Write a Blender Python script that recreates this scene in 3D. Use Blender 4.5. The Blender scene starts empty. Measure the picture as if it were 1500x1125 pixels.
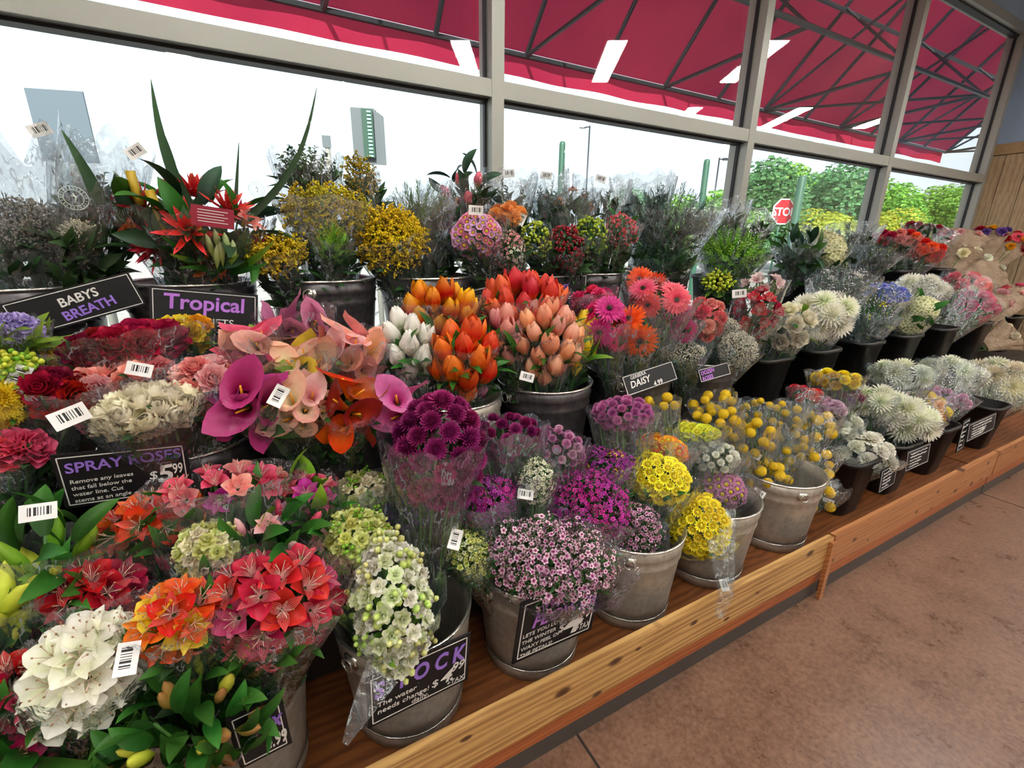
import bpy, math, random
from math import sin, cos, pi, radians, sqrt
from mathutils import Vector, Matrix, noise

random.seed(7)
SC = bpy.context.scene
COL = SC.collection
V3 = Vector

# ------------------------------------------------------------------ camera
FPX = 671.68
PITCH, YAW, ROLL = radians(17.2735), radians(28.849), radians(0.7651)
CAMH = 1.3
fwd = V3((sin(YAW)*cos(PITCH), cos(YAW)*cos(PITCH), -sin(PITCH)))
rt0 = V3((cos(YAW), -sin(YAW), 0)); up0 = rt0.cross(fwd)
rgt = rt0*cos(ROLL) + up0*sin(ROLL)
upv = rt0*(-sin(ROLL)) + up0*cos(ROLL)
CAM = V3((0, 0, CAMH))

def ray(x, y):
    return (rgt*(x-750) - upv*(y-562.5) + fwd*FPX)/FPX

def at(x, y, Y):
    """point of the place that stands at distance Y (towards the window wall) in the direction measured in the photo"""
    d = ray(x, y)
    return CAM + d*(Y/d.y)

def depth(p):
    return (p-CAM).dot(fwd)

cd = bpy.data.cameras.new('camera'); cam = bpy.data.objects.new('camera', cd); COL.objects.link(cam)
cd.sensor_width = 36; cd.lens = 36*FPX/1500; cd.clip_start = .02; cd.clip_end = 400
m = Matrix((rgt, upv, -fwd)).transposed().to_4x4(); m.translation = CAM
cam.matrix_world = m
SC.camera = cam

# ------------------------------------------------------------------ colours and materials
def srgb(h):
    h = h.lstrip('#')
    o = []
    for i in (0, 2, 4):
        c = int(h[i:i+2], 16)/255
        o.append(c/12.92 if c <= .04045 else ((c+.055)/1.055)**2.4)
    return (*o, 1)

class NT:
    def fres(s, normal=None):
        f = s.n('ShaderNodeFresnel'); b = s.n('ShaderNodeNewGeometry').outputs['Backfacing']
        s.l(s.math('ADD', s.math('MULTIPLY', b, 1/1.5-1.5), 1.5), f.inputs[0])
        if normal is not None: s.l(normal, f.inputs['Normal'])
        return f
    def __init__(s, name):
        s.m = bpy.data.materials.new(name); s.m.use_nodes = True
        s.t = s.m.node_tree; s.t.nodes.clear()
        s.out = s.n('ShaderNodeOutputMaterial')
    def n(s, ty, **k):
        nd = s.t.nodes.new(ty)
        for a, b in k.items():
            if a in nd.inputs.keys() if isinstance(a, str) else False:
                nd.inputs[a].default_value = b
            else:
                setattr(nd, a, b)
        return nd
    def l(s, a, b): s.t.links.new(a, b)
    def ramp(s, fac, stops, interp='LINEAR'):
        r = s.n('ShaderNodeValToRGB'); e = r.color_ramp.elements; r.color_ramp.interpolation = interp
        while len(e) < len(stops): e.new(.5)
        for q, (p, c) in zip(e, stops): q.position = p; q.color = c
        if fac: s.l(fac, r.inputs[0])
        return r.outputs[0]
    def noise(s, scale, detail=3, rough=.5, vec=None, coord='Object'):
        nn = s.n('ShaderNodeTexNoise'); nn.inputs['Scale'].default_value = scale
        nn.inputs['Detail'].default_value = detail; nn.inputs['Roughness'].default_value = rough
        if vec is None: vec = s.n('ShaderNodeTexCoord').outputs[coord]
        s.l(vec, nn.inputs['Vector'])
        return nn.outputs['Fac']
    def mapping(s, scale=(1, 1, 1), rot=(0, 0, 0), coord='Object'):
        t = s.n('ShaderNodeTexCoord'); mp = s.n('ShaderNodeMapping')
        mp.inputs['Scale'].default_value = scale; mp.inputs['Rotation'].default_value = rot
        s.l(t.outputs[coord], mp.inputs[0]); return mp.outputs[0]
    def math(s, op, a, b=None):
        q = s.n('ShaderNodeMath'); q.operation = op
        for i, x in enumerate((a, b)):
            if x is None: continue
            if isinstance(x, (int, float)): q.inputs[i].default_value = x
            else: s.l(x, q.inputs[i])
        return q.outputs[0]
    def mixc(s, f, a, b, mode='MIX'):
        q = s.n('ShaderNodeMix'); q.data_type = 'RGBA'; q.blend_type = mode
        for i, x in ((0, f), (6, a), (7, b)):
            if isinstance(x, (int, float)): q.inputs[i].default_value = x
            elif isinstance(x, tuple): q.inputs[i].default_value = x
            else: s.l(x, q.inputs[i])
        return q.outputs[2]
    def bump(s, h, st=.3, dist=.002):
        b = s.n('ShaderNodeBump'); b.inputs['Strength'].default_value = st; b.inputs['Distance'].default_value = dist
        s.l(h, b.inputs['Height']); return b.outputs[0]
    def prin(s, col, rough=.5, metal=0, normal=None, spec=None, emis=None, estr=0):
        p = s.n('ShaderNodeBsdfPrincipled')
        for nm, x in (('Base Color', col), ('Roughness', rough), ('Metallic', metal)):
            if isinstance(x, (int, float, tuple)): p.inputs[nm].default_value = x
            else: s.l(x, p.inputs[nm])
        if spec is not None: p.inputs['Specular IOR Level'].default_value = spec
        if normal is not None: s.l(normal, p.inputs['Normal'])
        if emis: p.inputs['Emission Color'].default_value = emis; p.inputs['Emission Strength'].default_value = estr
        s.l(p.outputs[0], s.out.inputs[0]); return p

MC = {}
def petal(c0, c1, c2, rough=.5, trans=.3, vein=0., spec=.3):
    """petal colours from the base (c0) over the middle (c1) to the rim (c2)"""
    key = ('p', c0, c1, c2, rough, trans, vein)
    if key in MC: return MC[key]
    t = NT('petal_'+c1)
    uv = t.n('ShaderNodeTexCoord').outputs['UV']; sp = t.n('ShaderNodeSeparateXYZ'); t.l(uv, sp.inputs[0])
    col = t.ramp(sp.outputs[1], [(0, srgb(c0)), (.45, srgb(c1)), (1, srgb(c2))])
    nz = t.noise(60, 3)
    inf = t.n('ShaderNodeObjectInfo').outputs['Random']
    hsv = t.n('ShaderNodeHueSaturation')
    v = t.math('ADD', t.math('MULTIPLY', nz, .5), t.math('MULTIPLY', inf, .35))
    t.l(t.math('ADD', v, .6), hsv.inputs['Value'])
    t.l(t.math('ADD', t.math('MULTIPLY', inf, .03), .485), hsv.inputs['Hue'])
    t.l(col, hsv.inputs['Color'])
    c = hsv.outputs[0]
    if vein:
        w = t.math('SINE', t.math('MULTIPLY', sp.outputs[0], 40))
        f = t.math('MULTIPLY', t.math('GREATER_THAN', w, .8), vein)
        c = t.mixc(f, c, srgb(c0))
    p = t.prin(c, rough, spec=spec)
    if trans:
        tr = t.n('ShaderNodeBsdfTranslucent'); t.l(c, tr.inputs[0])
        mx = t.n('ShaderNodeMixShader'); mx.inputs[0].default_value = trans
        t.l(p.outputs[0], mx.inputs[1]); t.l(tr.outputs[0], mx.inputs[2]); t.l(mx.outputs[0], t.out.inputs[0])
    MC[key] = t.m
    return t.m

def flat(name, c, rough=.5, metal=0, spec=None, var=0., scale=20., bump=0.):
    key = ('f', name)
    if key in MC: return MC[key]
    t = NT(name)
    col = srgb(c)
    nrm = None
    if var or bump:
        nz = t.noise(scale, 4)
        if var:
            d = tuple(max(0, x*(1-var)) for x in col[:3])+(1,); b = tuple(min(1, x*(1+var)) for x in col[:3])+(1,)
            col = t.ramp(nz, [(.3, d), (.7, b)])
        if bump: nrm = t.bump(nz, bump, .003)
    t.prin(col, rough, metal, nrm, spec)
    MC[key] = t.m
    return t.m

def mat_cellophane(tint='#ffffff', haze=.10, name='cellophane'):
    t = NT(name)
    vec = t.mapping((1, 1, .45))
    n1 = t.noise(26, 3, .6, vec); n2 = t.noise(95, 2, .5, vec)
    hgt = t.math('ADD', t.math('MULTIPLY', t.math('ABSOLUTE', t.math('SUBTRACT', n1, .5)), 2.2), t.math('MULTIPLY', n2, .35))
    bp = t.bump(hgt, .9, .012)
    tr = t.n('ShaderNodeBsdfTransparent'); tr.inputs[0].default_value = srgb(tint)
    gl = t.n('ShaderNodeBsdfGlossy'); gl.inputs['Roughness'].default_value = .10; t.l(bp, gl.inputs['Normal'])
    gl.inputs[0].default_value = (.95, .97, 1, 1)
    df = t.n('ShaderNodeBsdfTranslucent'); df.inputs[0].default_value = (.40, .74, 1, 1); t.l(bp, df.inputs['Normal'])
    d2 = t.n('ShaderNodeBsdfDiffuse'); d2.inputs[0].default_value = (.8, .84, .88, 1); t.l(bp, d2.inputs['Normal'])
    mh = t.n('ShaderNodeMixShader'); mh.inputs[0].default_value = .5; t.l(df.outputs[0], mh.inputs[1]); t.l(d2.outputs[0], mh.inputs[2])
    fr = t.fres(bp)
    hz = t.n('ShaderNodeMapRange'); t.l(n1, hz.inputs[0])
    hz.inputs[1].default_value = .45; hz.inputs[2].default_value = .8; hz.inputs[3].default_value = haze*.35; hz.inputs[4].default_value = haze*1.7
    n3 = t.noise(17, 4, .55, t.mapping((1, 1, .35)))
    line = t.math('LESS_THAN', t.math('ABSOLUTE', t.math('SUBTRACT', n3, .5)), .0075)  # glints on the creases, put into the film colour as thin pale lines
    line = t.math('MULTIPLY', line, t.math('GREATER_THAN', t.noise(7, 2), .47))
    hv = t.math('ADD', hz.outputs[0], t.math('MULTIPLY', line, .5))
    m1 = t.n('ShaderNodeMixShader'); t.l(hv, m1.inputs[0]); t.l(tr.outputs[0], m1.inputs[1]); t.l(mh.outputs[0], m1.inputs[2])
    m2 = t.n('ShaderNodeMixShader'); t.l(t.math('MINIMUM', t.math('MULTIPLY', fr.outputs[0], 2.2), .85), m2.inputs[0]); t.l(m1.outputs[0], m2.inputs[1]); t.l(gl.outputs[0], m2.inputs[2])
    t.l(m2.outputs[0], t.out.inputs[0])
    return t.m

def mat_glass():
    t = NT('window_glass')
    tr = t.n('ShaderNodeBsdfTransparent'); tr.inputs[0].default_value = (.97, .985, .98, 1)
    gl = t.n('ShaderNodeBsdfGlossy'); gl.inputs['Roughness'].default_value = .015
    fr = t.fres()
    m2 = t.n('ShaderNodeMixShader'); t.l(fr.outputs[0], m2.inputs[0]); t.l(tr.outputs[0], m2.inputs[1]); t.l(gl.outputs[0], m2.inputs[2])
    t.l(m2.outputs[0], t.out.inputs[0]); return t.m

def mat_wood(name, light, dark, scale=(1.2, 18, 18), knots=True, rough=.45, dist=2.5, cont=.45, kz=330., ky=210.):
    t = NT(name)
    vec = t.mapping(scale)
    warp = t.n('ShaderNodeVectorMath'); warp.operation = 'ADD'
    wn = t.n('ShaderNodeTexNoise'); wn.inputs['Scale'].default_value = 1.3; wn.inputs['Detail'].default_value = 2
    t.l(t.mapping((.9, 2, 2)), wn.inputs['Vector'])
    ws = t.n('ShaderNodeVectorMath'); ws.operation = 'SCALE'; ws.inputs['Scale'].default_value = dist
    t.l(wn.outputs['Color'], ws.inputs[0]); t.l(vec, warp.inputs[0]); t.l(ws.outputs[0], warp.inputs[1])
    n1 = t.noise(1.0, 4, .65, warp.outputs[0])
    fine = t.noise(5.0, 4, .7, warp.outputs[0])
    sz = t.n('ShaderNodeSeparateXYZ'); t.l(t.n('ShaderNodeTexCoord').outputs['Object'], sz.inputs[0])
    across = t.math('ADD', t.math('MULTIPLY', sz.outputs[2], kz), t.math('MULTIPLY', sz.outputs[1], ky))
    sw = t.math('MULTIPLY', t.math('ADD', t.math('SINE', t.math('ADD', across, t.math('MULTIPLY', n1, 22.))), 1), .5)
    sw = t.math('MULTIPLY', sw, t.math('ADD', t.noise(.7, 2, .5, t.mapping((1.5, 30, 30))), .35))
    f = t.math('ADD', t.math('MULTIPLY', sw, cont), t.math('MULTIPLY', fine, .7))
    c = t.ramp(f, [(.38, srgb(light)), (.82, srgb(dark))])
    c = t.mixc(.3, c, t.ramp(t.noise(.8, 3, .5, t.mapping((1, 3, 3))), [(.3, srgb(dark)), (.7, srgb(light))]))
    if knots:
        vo = t.n('ShaderNodeTexVoronoi'); vo.voronoi_dimensions = '2D'; vo.inputs['Scale'].default_value = 1
        sx = t.n('ShaderNodeSeparateXYZ'); t.l(t.n('ShaderNodeTexCoord').outputs['Object'], sx.inputs[0])
        cx = t.n('ShaderNodeCombineXYZ'); t.l(t.math('MULTIPLY', sx.outputs[0], 5.5), cx.inputs[0]); t.l(t.math('MULTIPLY', sx.outputs[2], 11.), cx.inputs[1])
        t.l(cx.outputs[0], vo.inputs['Vector'])
        rad = t.math('MULTIPLY', t.n('ShaderNodeSeparateColor').outputs[0], 1)
        sc_ = rad.node.inputs[0].links[0].from_node; t.l(vo.outputs['Color'], sc_.inputs[0])
        dd = t.math('DIVIDE', vo.outputs['Distance'], t.math('ADD', t.math('MULTIPLY', rad, 1.3), .15))
        k = t.ramp(dd, [(.0, (1, 1, 1, 1)), (.07, (.85, .85, .85, 1)), (.12, (0, 0, 0, 1))])
        c = t.mixc(k, c, srgb('#41200f'))
    t.prin(c, rough, normal=t.bump(f, .25, .002))
    return t.m

def mat_steel(name='galvanized_steel', base='#cdc6ba', dark='#a39b8e', rough=.42):
    t = NT(name)
    vo = t.n('ShaderNodeTexVoronoi'); vo.inputs['Scale'].default_value = 55
    t.l(t.n('ShaderNodeTexCoord').outputs['Object'], vo.inputs['Vector'])
    br = t.noise(8, 4, .6, t.mapping((6, 6, 1)))
    f = t.math('ADD', t.math('MULTIPLY', vo.outputs['Distance'], .35), t.math('MULTIPLY', br, .7))
    c = t.ramp(f, [(.2, srgb(dark)), (.8, srgb(base))])
    t.prin(c, rough, .6, t.bump(f, .08, .002))
    return t.m

def mat_concrete():
    t = NT('stained_concrete')
    n1 = t.noise(1.1, 5, .6); n2 = t.noise(9, 6, .65); n3 = t.noise(150, 2)
    c = t.ramp(n1, [(.28, srgb('#543826')), (.5, srgb('#6c4832')), (.72, srgb('#7e5e4a'))])
    c = t.mixc(.4, c, t.ramp(n2, [(.35, srgb('#4e362a')), (.65, srgb('#94705c'))]))
    c = t.mixc(.28, c, t.ramp(t.noise(75, 5, .75), [(.35, srgb('#4a3226')), (.65, srgb('#b59280'))]))
    sp = t.ramp(t.noise(48, 3, .6), [(.27, (1, 1, 1, 1)), (.30, (0, 0, 0, 1))])
    c = t.mixc(t.math('MULTIPLY', sp, .7), c, srgb('#3d261c'))
    c = t.mixc(t.math('MULTIPLY', t.math('GREATER_THAN', n3, .68), .2), c, srgb('#3d261c'))
    r = t.n('ShaderNodeMapRange'); t.l(n2, r.inputs[0]); r.inputs[3].default_value = .2; r.inputs[4].default_value = .4
    t.prin(c, r.outputs[0], normal=t.bump(n2, .08, .004), spec=.5)
    return t.m

# ------------------------------------------------------------------ geometry collector
class Geo:
    def __init__(s): s.v = []; s.f = []; s.uv = []; s.mi = []
    def grid(s, pts, uvs, nu, nv, mi=0, closed=False):
        b = len(s.v); s.v += pts; s.uv += uvs
        for j in range(nv-1):
            for i in range(nu-1 if not closed else nu):
                k = (i+1) % nu
                s.f.append((b+j*nu+i, b+j*nu+k, b+(j+1)*nu+k, b+(j+1)*nu+i)); s.mi.append(mi)
    def box(s, c, d, mi=0, M=None):
        b = len(s.v)
        for x in (-1, 1):
            for y in (-1, 1):
                for z in (-1, 1):
                    p = V3((c[0]+x*d[0]/2, c[1]+y*d[1]/2, c[2]+z*d[2]/2))
                    if M is not None: p = M @ p
                    s.v.append(p); s.uv.append(((x+1)/2, (z+1)/2))
        for f in ((0, 1, 3, 2), (4, 6, 7, 5), (0, 4, 5, 1), (2, 3, 7, 6), (0, 2, 6, 4), (1, 5, 7, 3)):
            s.f.append(tuple(b+i for i in f)); s.mi.append(mi)
    def tube(s, path, rad, n=5, mi=0, cap=True):
        path = [V3(p) for p in path]; m = len(path)
        if not isinstance(rad, (list, tuple)): rad = [rad]*m
        pts = []; uv = []
        t0 = (path[1]-path[0]).normalized()
        a = t0.orthogonal().normalized()
        for j in range(m):
            t = (path[min(j+1, m-1)]-path[max(j-1, 0)]).normalized()
            a = (a-t*a.dot(t)).normalized(); b = t.cross(a)
            for i in range(n):
                q = 2*pi*i/n
                pts.append(path[j]+(a*cos(q)+b*sin(q))*rad[j]); uv.append((i/n, j/(m-1)))
        b0 = len(s.v)
        s.grid(pts, uv, n, m, mi, True)
        if cap:
            s.f.append(tuple(b0+i for i in reversed(range(n)))); s.mi.append(mi)
            s.f.append(tuple(b0+(m-1)*n+i for i in range(n))); s.mi.append(mi)
    def lathe(s, prof, n=24, mi=0, c=(0, 0, 0), M=None, capb=False, capt=False):
        b0 = len(s.v); pts = []; uv = []
        for j, (r, z) in enumerate(prof):
            for i in range(n):
                q = 2*pi*i/n; p = V3((c[0]+r*cos(q), c[1]+r*sin(q), c[2]+z))
                pts.append(M @ p if M is not None else p); uv.append((i/n, j/max(1, len(prof)-1)))
        s.grid(pts, uv, n, len(prof), mi, True)
        if capb: s.f.append(tuple(b0+i for i in reversed(range(n)))); s.mi.append(mi)
        if capt: s.f.append(tuple(b0+(len(prof)-1)*n+i for i in range(n))); s.mi.append(mi)
    def ball(s, c, r, nu=8, nv=5, mi=0, bumpy=0., rz=None, seed=0):
        rz = rz or r
        pts = []; uv = []
        for j in range(nv+1):
            th = pi*j/nv
            for i in range(nu):
                q = 2*pi*i/nu+(.5*j)*2*pi/nu
                d = V3((sin(th)*cos(q), sin(th)*sin(q), -cos(th)))
                k = 1+bumpy*noise.noise(d*3+V3((seed, c[0]*50, c[1]*50))) if bumpy else 1
                pts.append(V3((c[0]+d.x*r*k, c[1]+d.y*r*k, c[2]+d.z*rz*k))); uv.append((i/nu, j/nv))
        s.grid(pts, uv, nu, nv+1, mi, True)
    def petal(s, az, L, W, a0, a1, r0=0., z0=0., cup=0., ruf=0., nv=5, nu=4, mi=0, pw=(1., .8), off=(0, 0, 0), M=None, tip=1., twist=0.):
        """one petal: leaves the axis at radius r0 and height z0 with slope a0, ends with slope a1 (degrees)"""
        pts = []; uv = []; r = r0; z = z0; ca, sa = cos(az), sin(az)
        for j in range(nv+1):
            v = j/nv; a = radians(a0+(a1-a0)*v)
            if j:
                r += cos(a)*L/nv; z += sin(a)*L/nv
            w = W*max(.06, sin(pi*min(.985, (.06+.94*v)**pw[0]))**pw[1])*.5
            if j == nv: w *= tip*.5
            for i in range(nu+1):
                u = 2*i/nu-1
                h = cup*u*u*w+(ruf*random.uniform(-1, 1)*v)
                x = r-sin(a)*h; y = u*w; zz = z+cos(a)*h+twist*u*w
                p = V3((x*ca-y*sa+off[0], x*sa+y*ca+off[1], zz+off[2]))
                pts.append(M @ p if M is not None else p); uv.append(((u+1)/2, v))
        s.grid(pts, uv, nu+1, nv+1, mi)
    def merge(s, g, M, mi_off=None):
        b = len(s.v)
        s.v += [M @ V3(p) for p in g.v]; s.uv += g.uv
        s.f += [tuple(i+b for i in f) for f in g.f]; s.mi += g.mi
    def mesh(s, name, mats, smooth=True):
        me = bpy.data.meshes.new(name)
        me.from_pydata([tuple(p) for p in s.v], [], s.f)
        for q in mats: me.materials.append(q)
        ul = me.uv_layers.new(name='UVMap')
        idx = [0]*len(me.loops); me.loops.foreach_get('vertex_index', idx)
        flatuv = []
        for i in idx: flatuv += s.uv[i]
        ul.data.foreach_set('uv', flatuv)
        me.polygons.foreach_set('material_index', [min(x, max(0, len(mats)-1)) for x in s.mi])
        me.polygons.foreach_set('use_smooth', [smooth]*len(s.f))
        me.update(); return me

def rot_to(d, spin=0.):
    d = V3(d).normalized()
    return d.to_track_quat('Z', 'Y').to_matrix().to_4x4() @ Matrix.Rotation(spin, 4, 'Z')

def root(name, loc, label, cat, group=None, kind=None):
    o = bpy.data.objects.new(name, None); COL.objects.link(o); o.location = loc
    o.empty_display_size = .02
    o['label'] = label; o['category'] = cat
    if group: o['group'] = group
    if kind: o['kind'] = kind
    return o

WM = {}
def part(par, name, me, M=None, label=None, kind=None):
    """a mesh part; M places it in the world, the parent only ever has a location"""
    o = bpy.data.objects.new(name, me); COL.objects.link(o)
    M = M if M is not None else Matrix.Identity(4)
    o.parent = par
    if par is not None:
        W = WM.get(par.name) or Matrix.Translation(par.location)
        WM[o.name] = M.copy(); M = W.inverted() @ M
    o.matrix_local = M
    if label: o['label'] = label
    if kind: o['kind'] = kind
    return o

def solo(name, me, label=None, cat=None, group=None, kind=None, M=None):
    o = bpy.data.objects.new(name, me); COL.objects.link(o)
    if M is not None: o.matrix_world = M
    if label: o['label'] = label
    if cat: o['category'] = cat
    if group: o['group'] = group
    if kind: o['kind'] = kind
    return o

def boxobj(name, c, d, mat, **k):
    g = Geo(); g.box((0, 0, 0), d)
    return solo(name, g.mesh(name, [mat], False), M=Matrix.Translation(V3(c)), **k)

def text_geo(body, size, offset=0., extrude=.0004, align='LEFT', shear=0., space=1.):
    cu = bpy.data.curves.new('lettering', 'FONT'); cu.body = body; cu.size = size; cu.offset = offset
    cu.extrude = extrude; cu.align_x = align; cu.shear = shear; cu.space_character = space; cu.resolution_u = 3
    ob = bpy.data.objects.new('lettering_source', cu)
    me = bpy.data.meshes.new_from_object(ob)
    g = Geo(); g.v = [v.co.copy() for v in me.vertices]; g.uv = [(0, 0)]*len(g.v)
    g.f = [tuple(p.vertices) for p in me.polygons]; g.mi = [0]*len(g.f)
    bpy.data.objects.remove(ob); bpy.data.curves.remove(cu); bpy.data.meshes.remove(me)
    return g
LAMP_E = 29.0; SKY_E = 1.35; EXPO = 0.12
# ------------------------------------------------------------------ common materials
M_CELLO = mat_cellophane()
M_CELLO_H = mat_cellophane('#f4f6f6', .24, 'hazy_cellophane')
M_GLASS = mat_glass()
M_STEEL = mat_steel()
M_STEEL_D = mat_steel('dark_galvanized_steel', '#6a6668', '#3a383c', .32)
M_RIM = flat('bright_steel', '#d8d6d0', .25, .9)
M_BLACKP = flat('black_plastic', '#0b0b0c', .38)
M_ALU = flat('brushed_aluminium', '#a3a49c', .42, .35)
M_GASKET = flat('rubber_gasket', '#10141a', .5)
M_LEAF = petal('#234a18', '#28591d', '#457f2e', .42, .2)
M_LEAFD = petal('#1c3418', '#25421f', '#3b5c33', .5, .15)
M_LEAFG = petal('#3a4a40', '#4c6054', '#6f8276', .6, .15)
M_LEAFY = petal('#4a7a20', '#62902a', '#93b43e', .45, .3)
M_STEM = flat('green_stem', '#3c6a28', .5, var=.3, scale=30)
M_BLACK = flat('chalkboard_black', '#0c0b10', .6)
M_CHALK = flat('white_paint_pen', '#e9e8e4', .6)
M_PURPLE = flat('violet_paint_pen', '#a07be0', .55)
M_DPURPLE = flat('dark_violet_paint', '#2c1d5c', .6)
M_LILAC = flat('lilac_paint_pen', '#c57ee2', .55)
M_PAPER = None
def mat_label():
    t = NT('barcode_paper')
    sp = t.n('ShaderNodeSeparateXYZ'); t.l(t.n('ShaderNodeTexCoord').outputs['UV'], sp.inputs[0])
    cmb = t.n('ShaderNodeCombineXYZ'); t.l(t.math('MULTIPLY', t.math('FLOOR', t.math('MULTIPLY', sp.outputs[0], 38)), 1.37), cmb.inputs[0])
    wn = t.n('ShaderNodeTexWhiteNoise'); wn.noise_dimensions = '3D'; t.l(cmb.outputs[0], wn.inputs['Vector'])
    bar = t.math('GREATER_THAN', wn.outputs['Value'], .5)
    def inside(o, a, b): return t.math('MULTIPLY', t.math('GREATER_THAN', o, a), t.math('LESS_THAN', o, b))
    m = t.math('MULTIPLY', bar, t.math('MULTIPLY', inside(sp.outputs[0], .14, .86), inside(sp.outputs[1], .3, .8)))
    c = t.mixc(m, srgb('#eeeeec'), srgb('#15151a'))
    t.prin(c, .45); return t.m
M_LABEL = mat_label()
def mat_kraft():
    t = NT('kraft_paper')
    n = t.noise(14, 4, .6)
    c = t.ramp(n, [(.3, srgb('#8a735c')), (.7, srgb('#b39c84'))])
    p = t.prin(c, .8, normal=t.bump(t.noise(16, 4, .7), 1., .03)); return t.m
M_KRAFT = mat_kraft()

# ------------------------------------------------------------------ flower heads (cached meshes, origin at the neck, opening along +Z)
HC = {}
def head(kind, *cols, var=0):
    key = (kind, cols, var)
    if key in HC: return HC[key]
    st = random.getstate(); random.seed(hash(kind) % 1 + len(kind)*31+var*977)
    g = Geo(); mats = HEADS[kind](g, *cols)
    random.setstate(st)
    me = g.mesh(kind, mats); HC[key] = me
    return me

def h_tulip(g, a, b, c):
    for k in range(6):
        inner = k % 2
        g.petal(2*pi*k/6+random.uniform(-.1, .1), .064+random.uniform(-.004, .004), .037, 32 if not inner else 38, 142 if inner else 134+random.uniform(-22, 6), r0=.003, cup=.75, nv=7, nu=6, pw=(.8, .62), tip=.7)
    g.ball((0, 0, -.002), .005, 6, 4, 1)
    return [petal(a, b, c, .35, .25), M_STEM]

def h_rose(g, a, b, c, R=1.):
    n = 0
    for ring, (cnt, L, W, a0, a1, r0) in enumerate([(3, .030, .024, 78, 100, .002), (4, .032, .030, 68, 92, .004), (5, .034, .034, 55, 78, .006),
                                                      (5, .036, .038, 42, 62, .007), (6, .038, .042, 28, 38, .008), (6, .036, .042, 12, 12, .008)]):
        for k in range(cnt):
            g.petal(2*pi*(k+.37*ring)/cnt+random.uniform(-.15, .15), L*R, W*R, a0, a1+random.uniform(-8, 8), r0=r0, cup=.5, ruf=.0012, nv=5, nu=5, pw=(.7, .5), tip=1.2)
    for k in range(5): g.petal(2*pi*k/5, .022, .007, -30, 10, r0=.003, nv=3, nu=2, mi=1)
    return [petal(a, b, c, .5, .25), M_LEAF]

def h_rosebud(g, a, b, c):
    for ring, (cnt, L, W, a0, a1, r0) in enumerate([(3, .034, .022, 75, 104, .002), (4, .036, .028, 55, 104, .003), (4, .035, .030, 40, 98, .004), (4, .033, .030, 42, 96, .004)]):
        for k in range(cnt):
            g.petal(2*pi*(k+.41*ring)/cnt+random.uniform(-.15, .15), L, W, a0, a1+random.uniform(-8, 8), r0=r0, cup=.6, ruf=.0006, nv=5, nu=4, pw=(.75, .55), tip=1.)
    for k in range(5): g.petal(2*pi*k/5, .02, .007, 20, 60, r0=.004, nv=3, nu=2, mi=1)
    return [petal(a, b, c, .5, .25), M_LEAF]

def h_gerbera(g, a, b, c):
    for lay, (cnt, L, W, a0, z) in enumerate([(22, .050, .0125, 4, 0), (22, .047, .012, 14, .002), (18, .026, .008, 30, .004)]):
        for k in range(cnt):
            g.petal(2*pi*(k+.5*lay)/cnt+random.uniform(-.05, .05), L*random.uniform(.93, 1.05), W, a0+random.uniform(-5, 7), a0-14+random.uniform(-6, 6), r0=.009, z0=z, cup=-.25, nv=4, nu=2, pw=(.75, .5), tip=1.1)
    g.ball((0, 0, .005), .010, 12, 6, 1, .15, .006)
    for k in range(40):
        q = k*2.4; r = .0098*sqrt((k+.5)/40)
        g.ball((r*cos(q), r*sin(q), .0098), .0012, 4, 2, 1 if k < 26 else 2)
    return [petal(a, b, c, .4, .25), flat('flower_disc_black', '#160a0c', .7), flat('flower_disc_gold', '#b88a3a', .7)]

def _mum(g, R, n, L, W, a_in, flatn=.75, mi=0, curl=30):
    for k in range(n):
        f = (k+.5)/n; th = f**.62*radians(100); q = k*2.39996
        M = Matrix.Rotation(q, 4, 'Z') @ Matrix.Rotation(th, 4, 'Y')
        # petal starts inside and points along local Z (slope 90)
        g.petal(0, L*(.55+.6*f), W*(.6+.5*f), 90-curl*.2, 90+curl, r0=0, z0=R*.35, cup=.5, nv=3, nu=2, mi=mi, pw=(.7, .45), M=Matrix.Translation((0, 0, R*.25)) @ M @ Matrix.Scale(flatn if False else 1, 4), tip=1.2)
def h_pompon(g, a, b, c):
    _mum(g, .03, 90, .023, .009, 90); g.ball((0, 0, .008), .013, 8, 5, 0); return [petal(a, b, c, .5, .2)]
def h_mum(g, a, b, c):
    _mum(g, .03, 80, .042, .0095, 90, curl=14); g.ball((0, 0, .008), .014, 8, 5, 0); return [petal(a, b, c, .5, .3)]
def h_carnation(g, a, b, c):
    for k in range(46):
        f = (k+.5)/46; th = f*radians(80); q = k*2.4
        M = Matrix.Rotation(q, 4, 'Z') @ Matrix.Rotation(th, 4, 'Y')
        g.petal(0, .027, .022, 90, 60+random.uniform(-20, 30), z0=.004, cup=random.uniform(-.5, .9), ruf=.0035, nv=3, nu=5, pw=(.5, .3), tip=2.4, M=M)
    g.lathe([(.005, -.02), (.008, -.005), (.009, .006)], 8, 1)
    return [petal(a, b, c, .55, .3), M_STEM]
def h_button(g, a, b, c, e='#c9b81a'):
    for k in range(13):
        g.petal(2*pi*k/13, .0085, .0052, 38, 15, r0=.0045, z0=.001, cup=.4, nv=2, nu=2, pw=(.6, .4), tip=1.6)
    g.ball((0, 0, .0008), .0052, 8, 4, 1, 0, .0028)
    return [petal(a, b, c, .5, .2), flat('button_eye_'+e, e, .7, var=.3, scale=600)]
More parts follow.
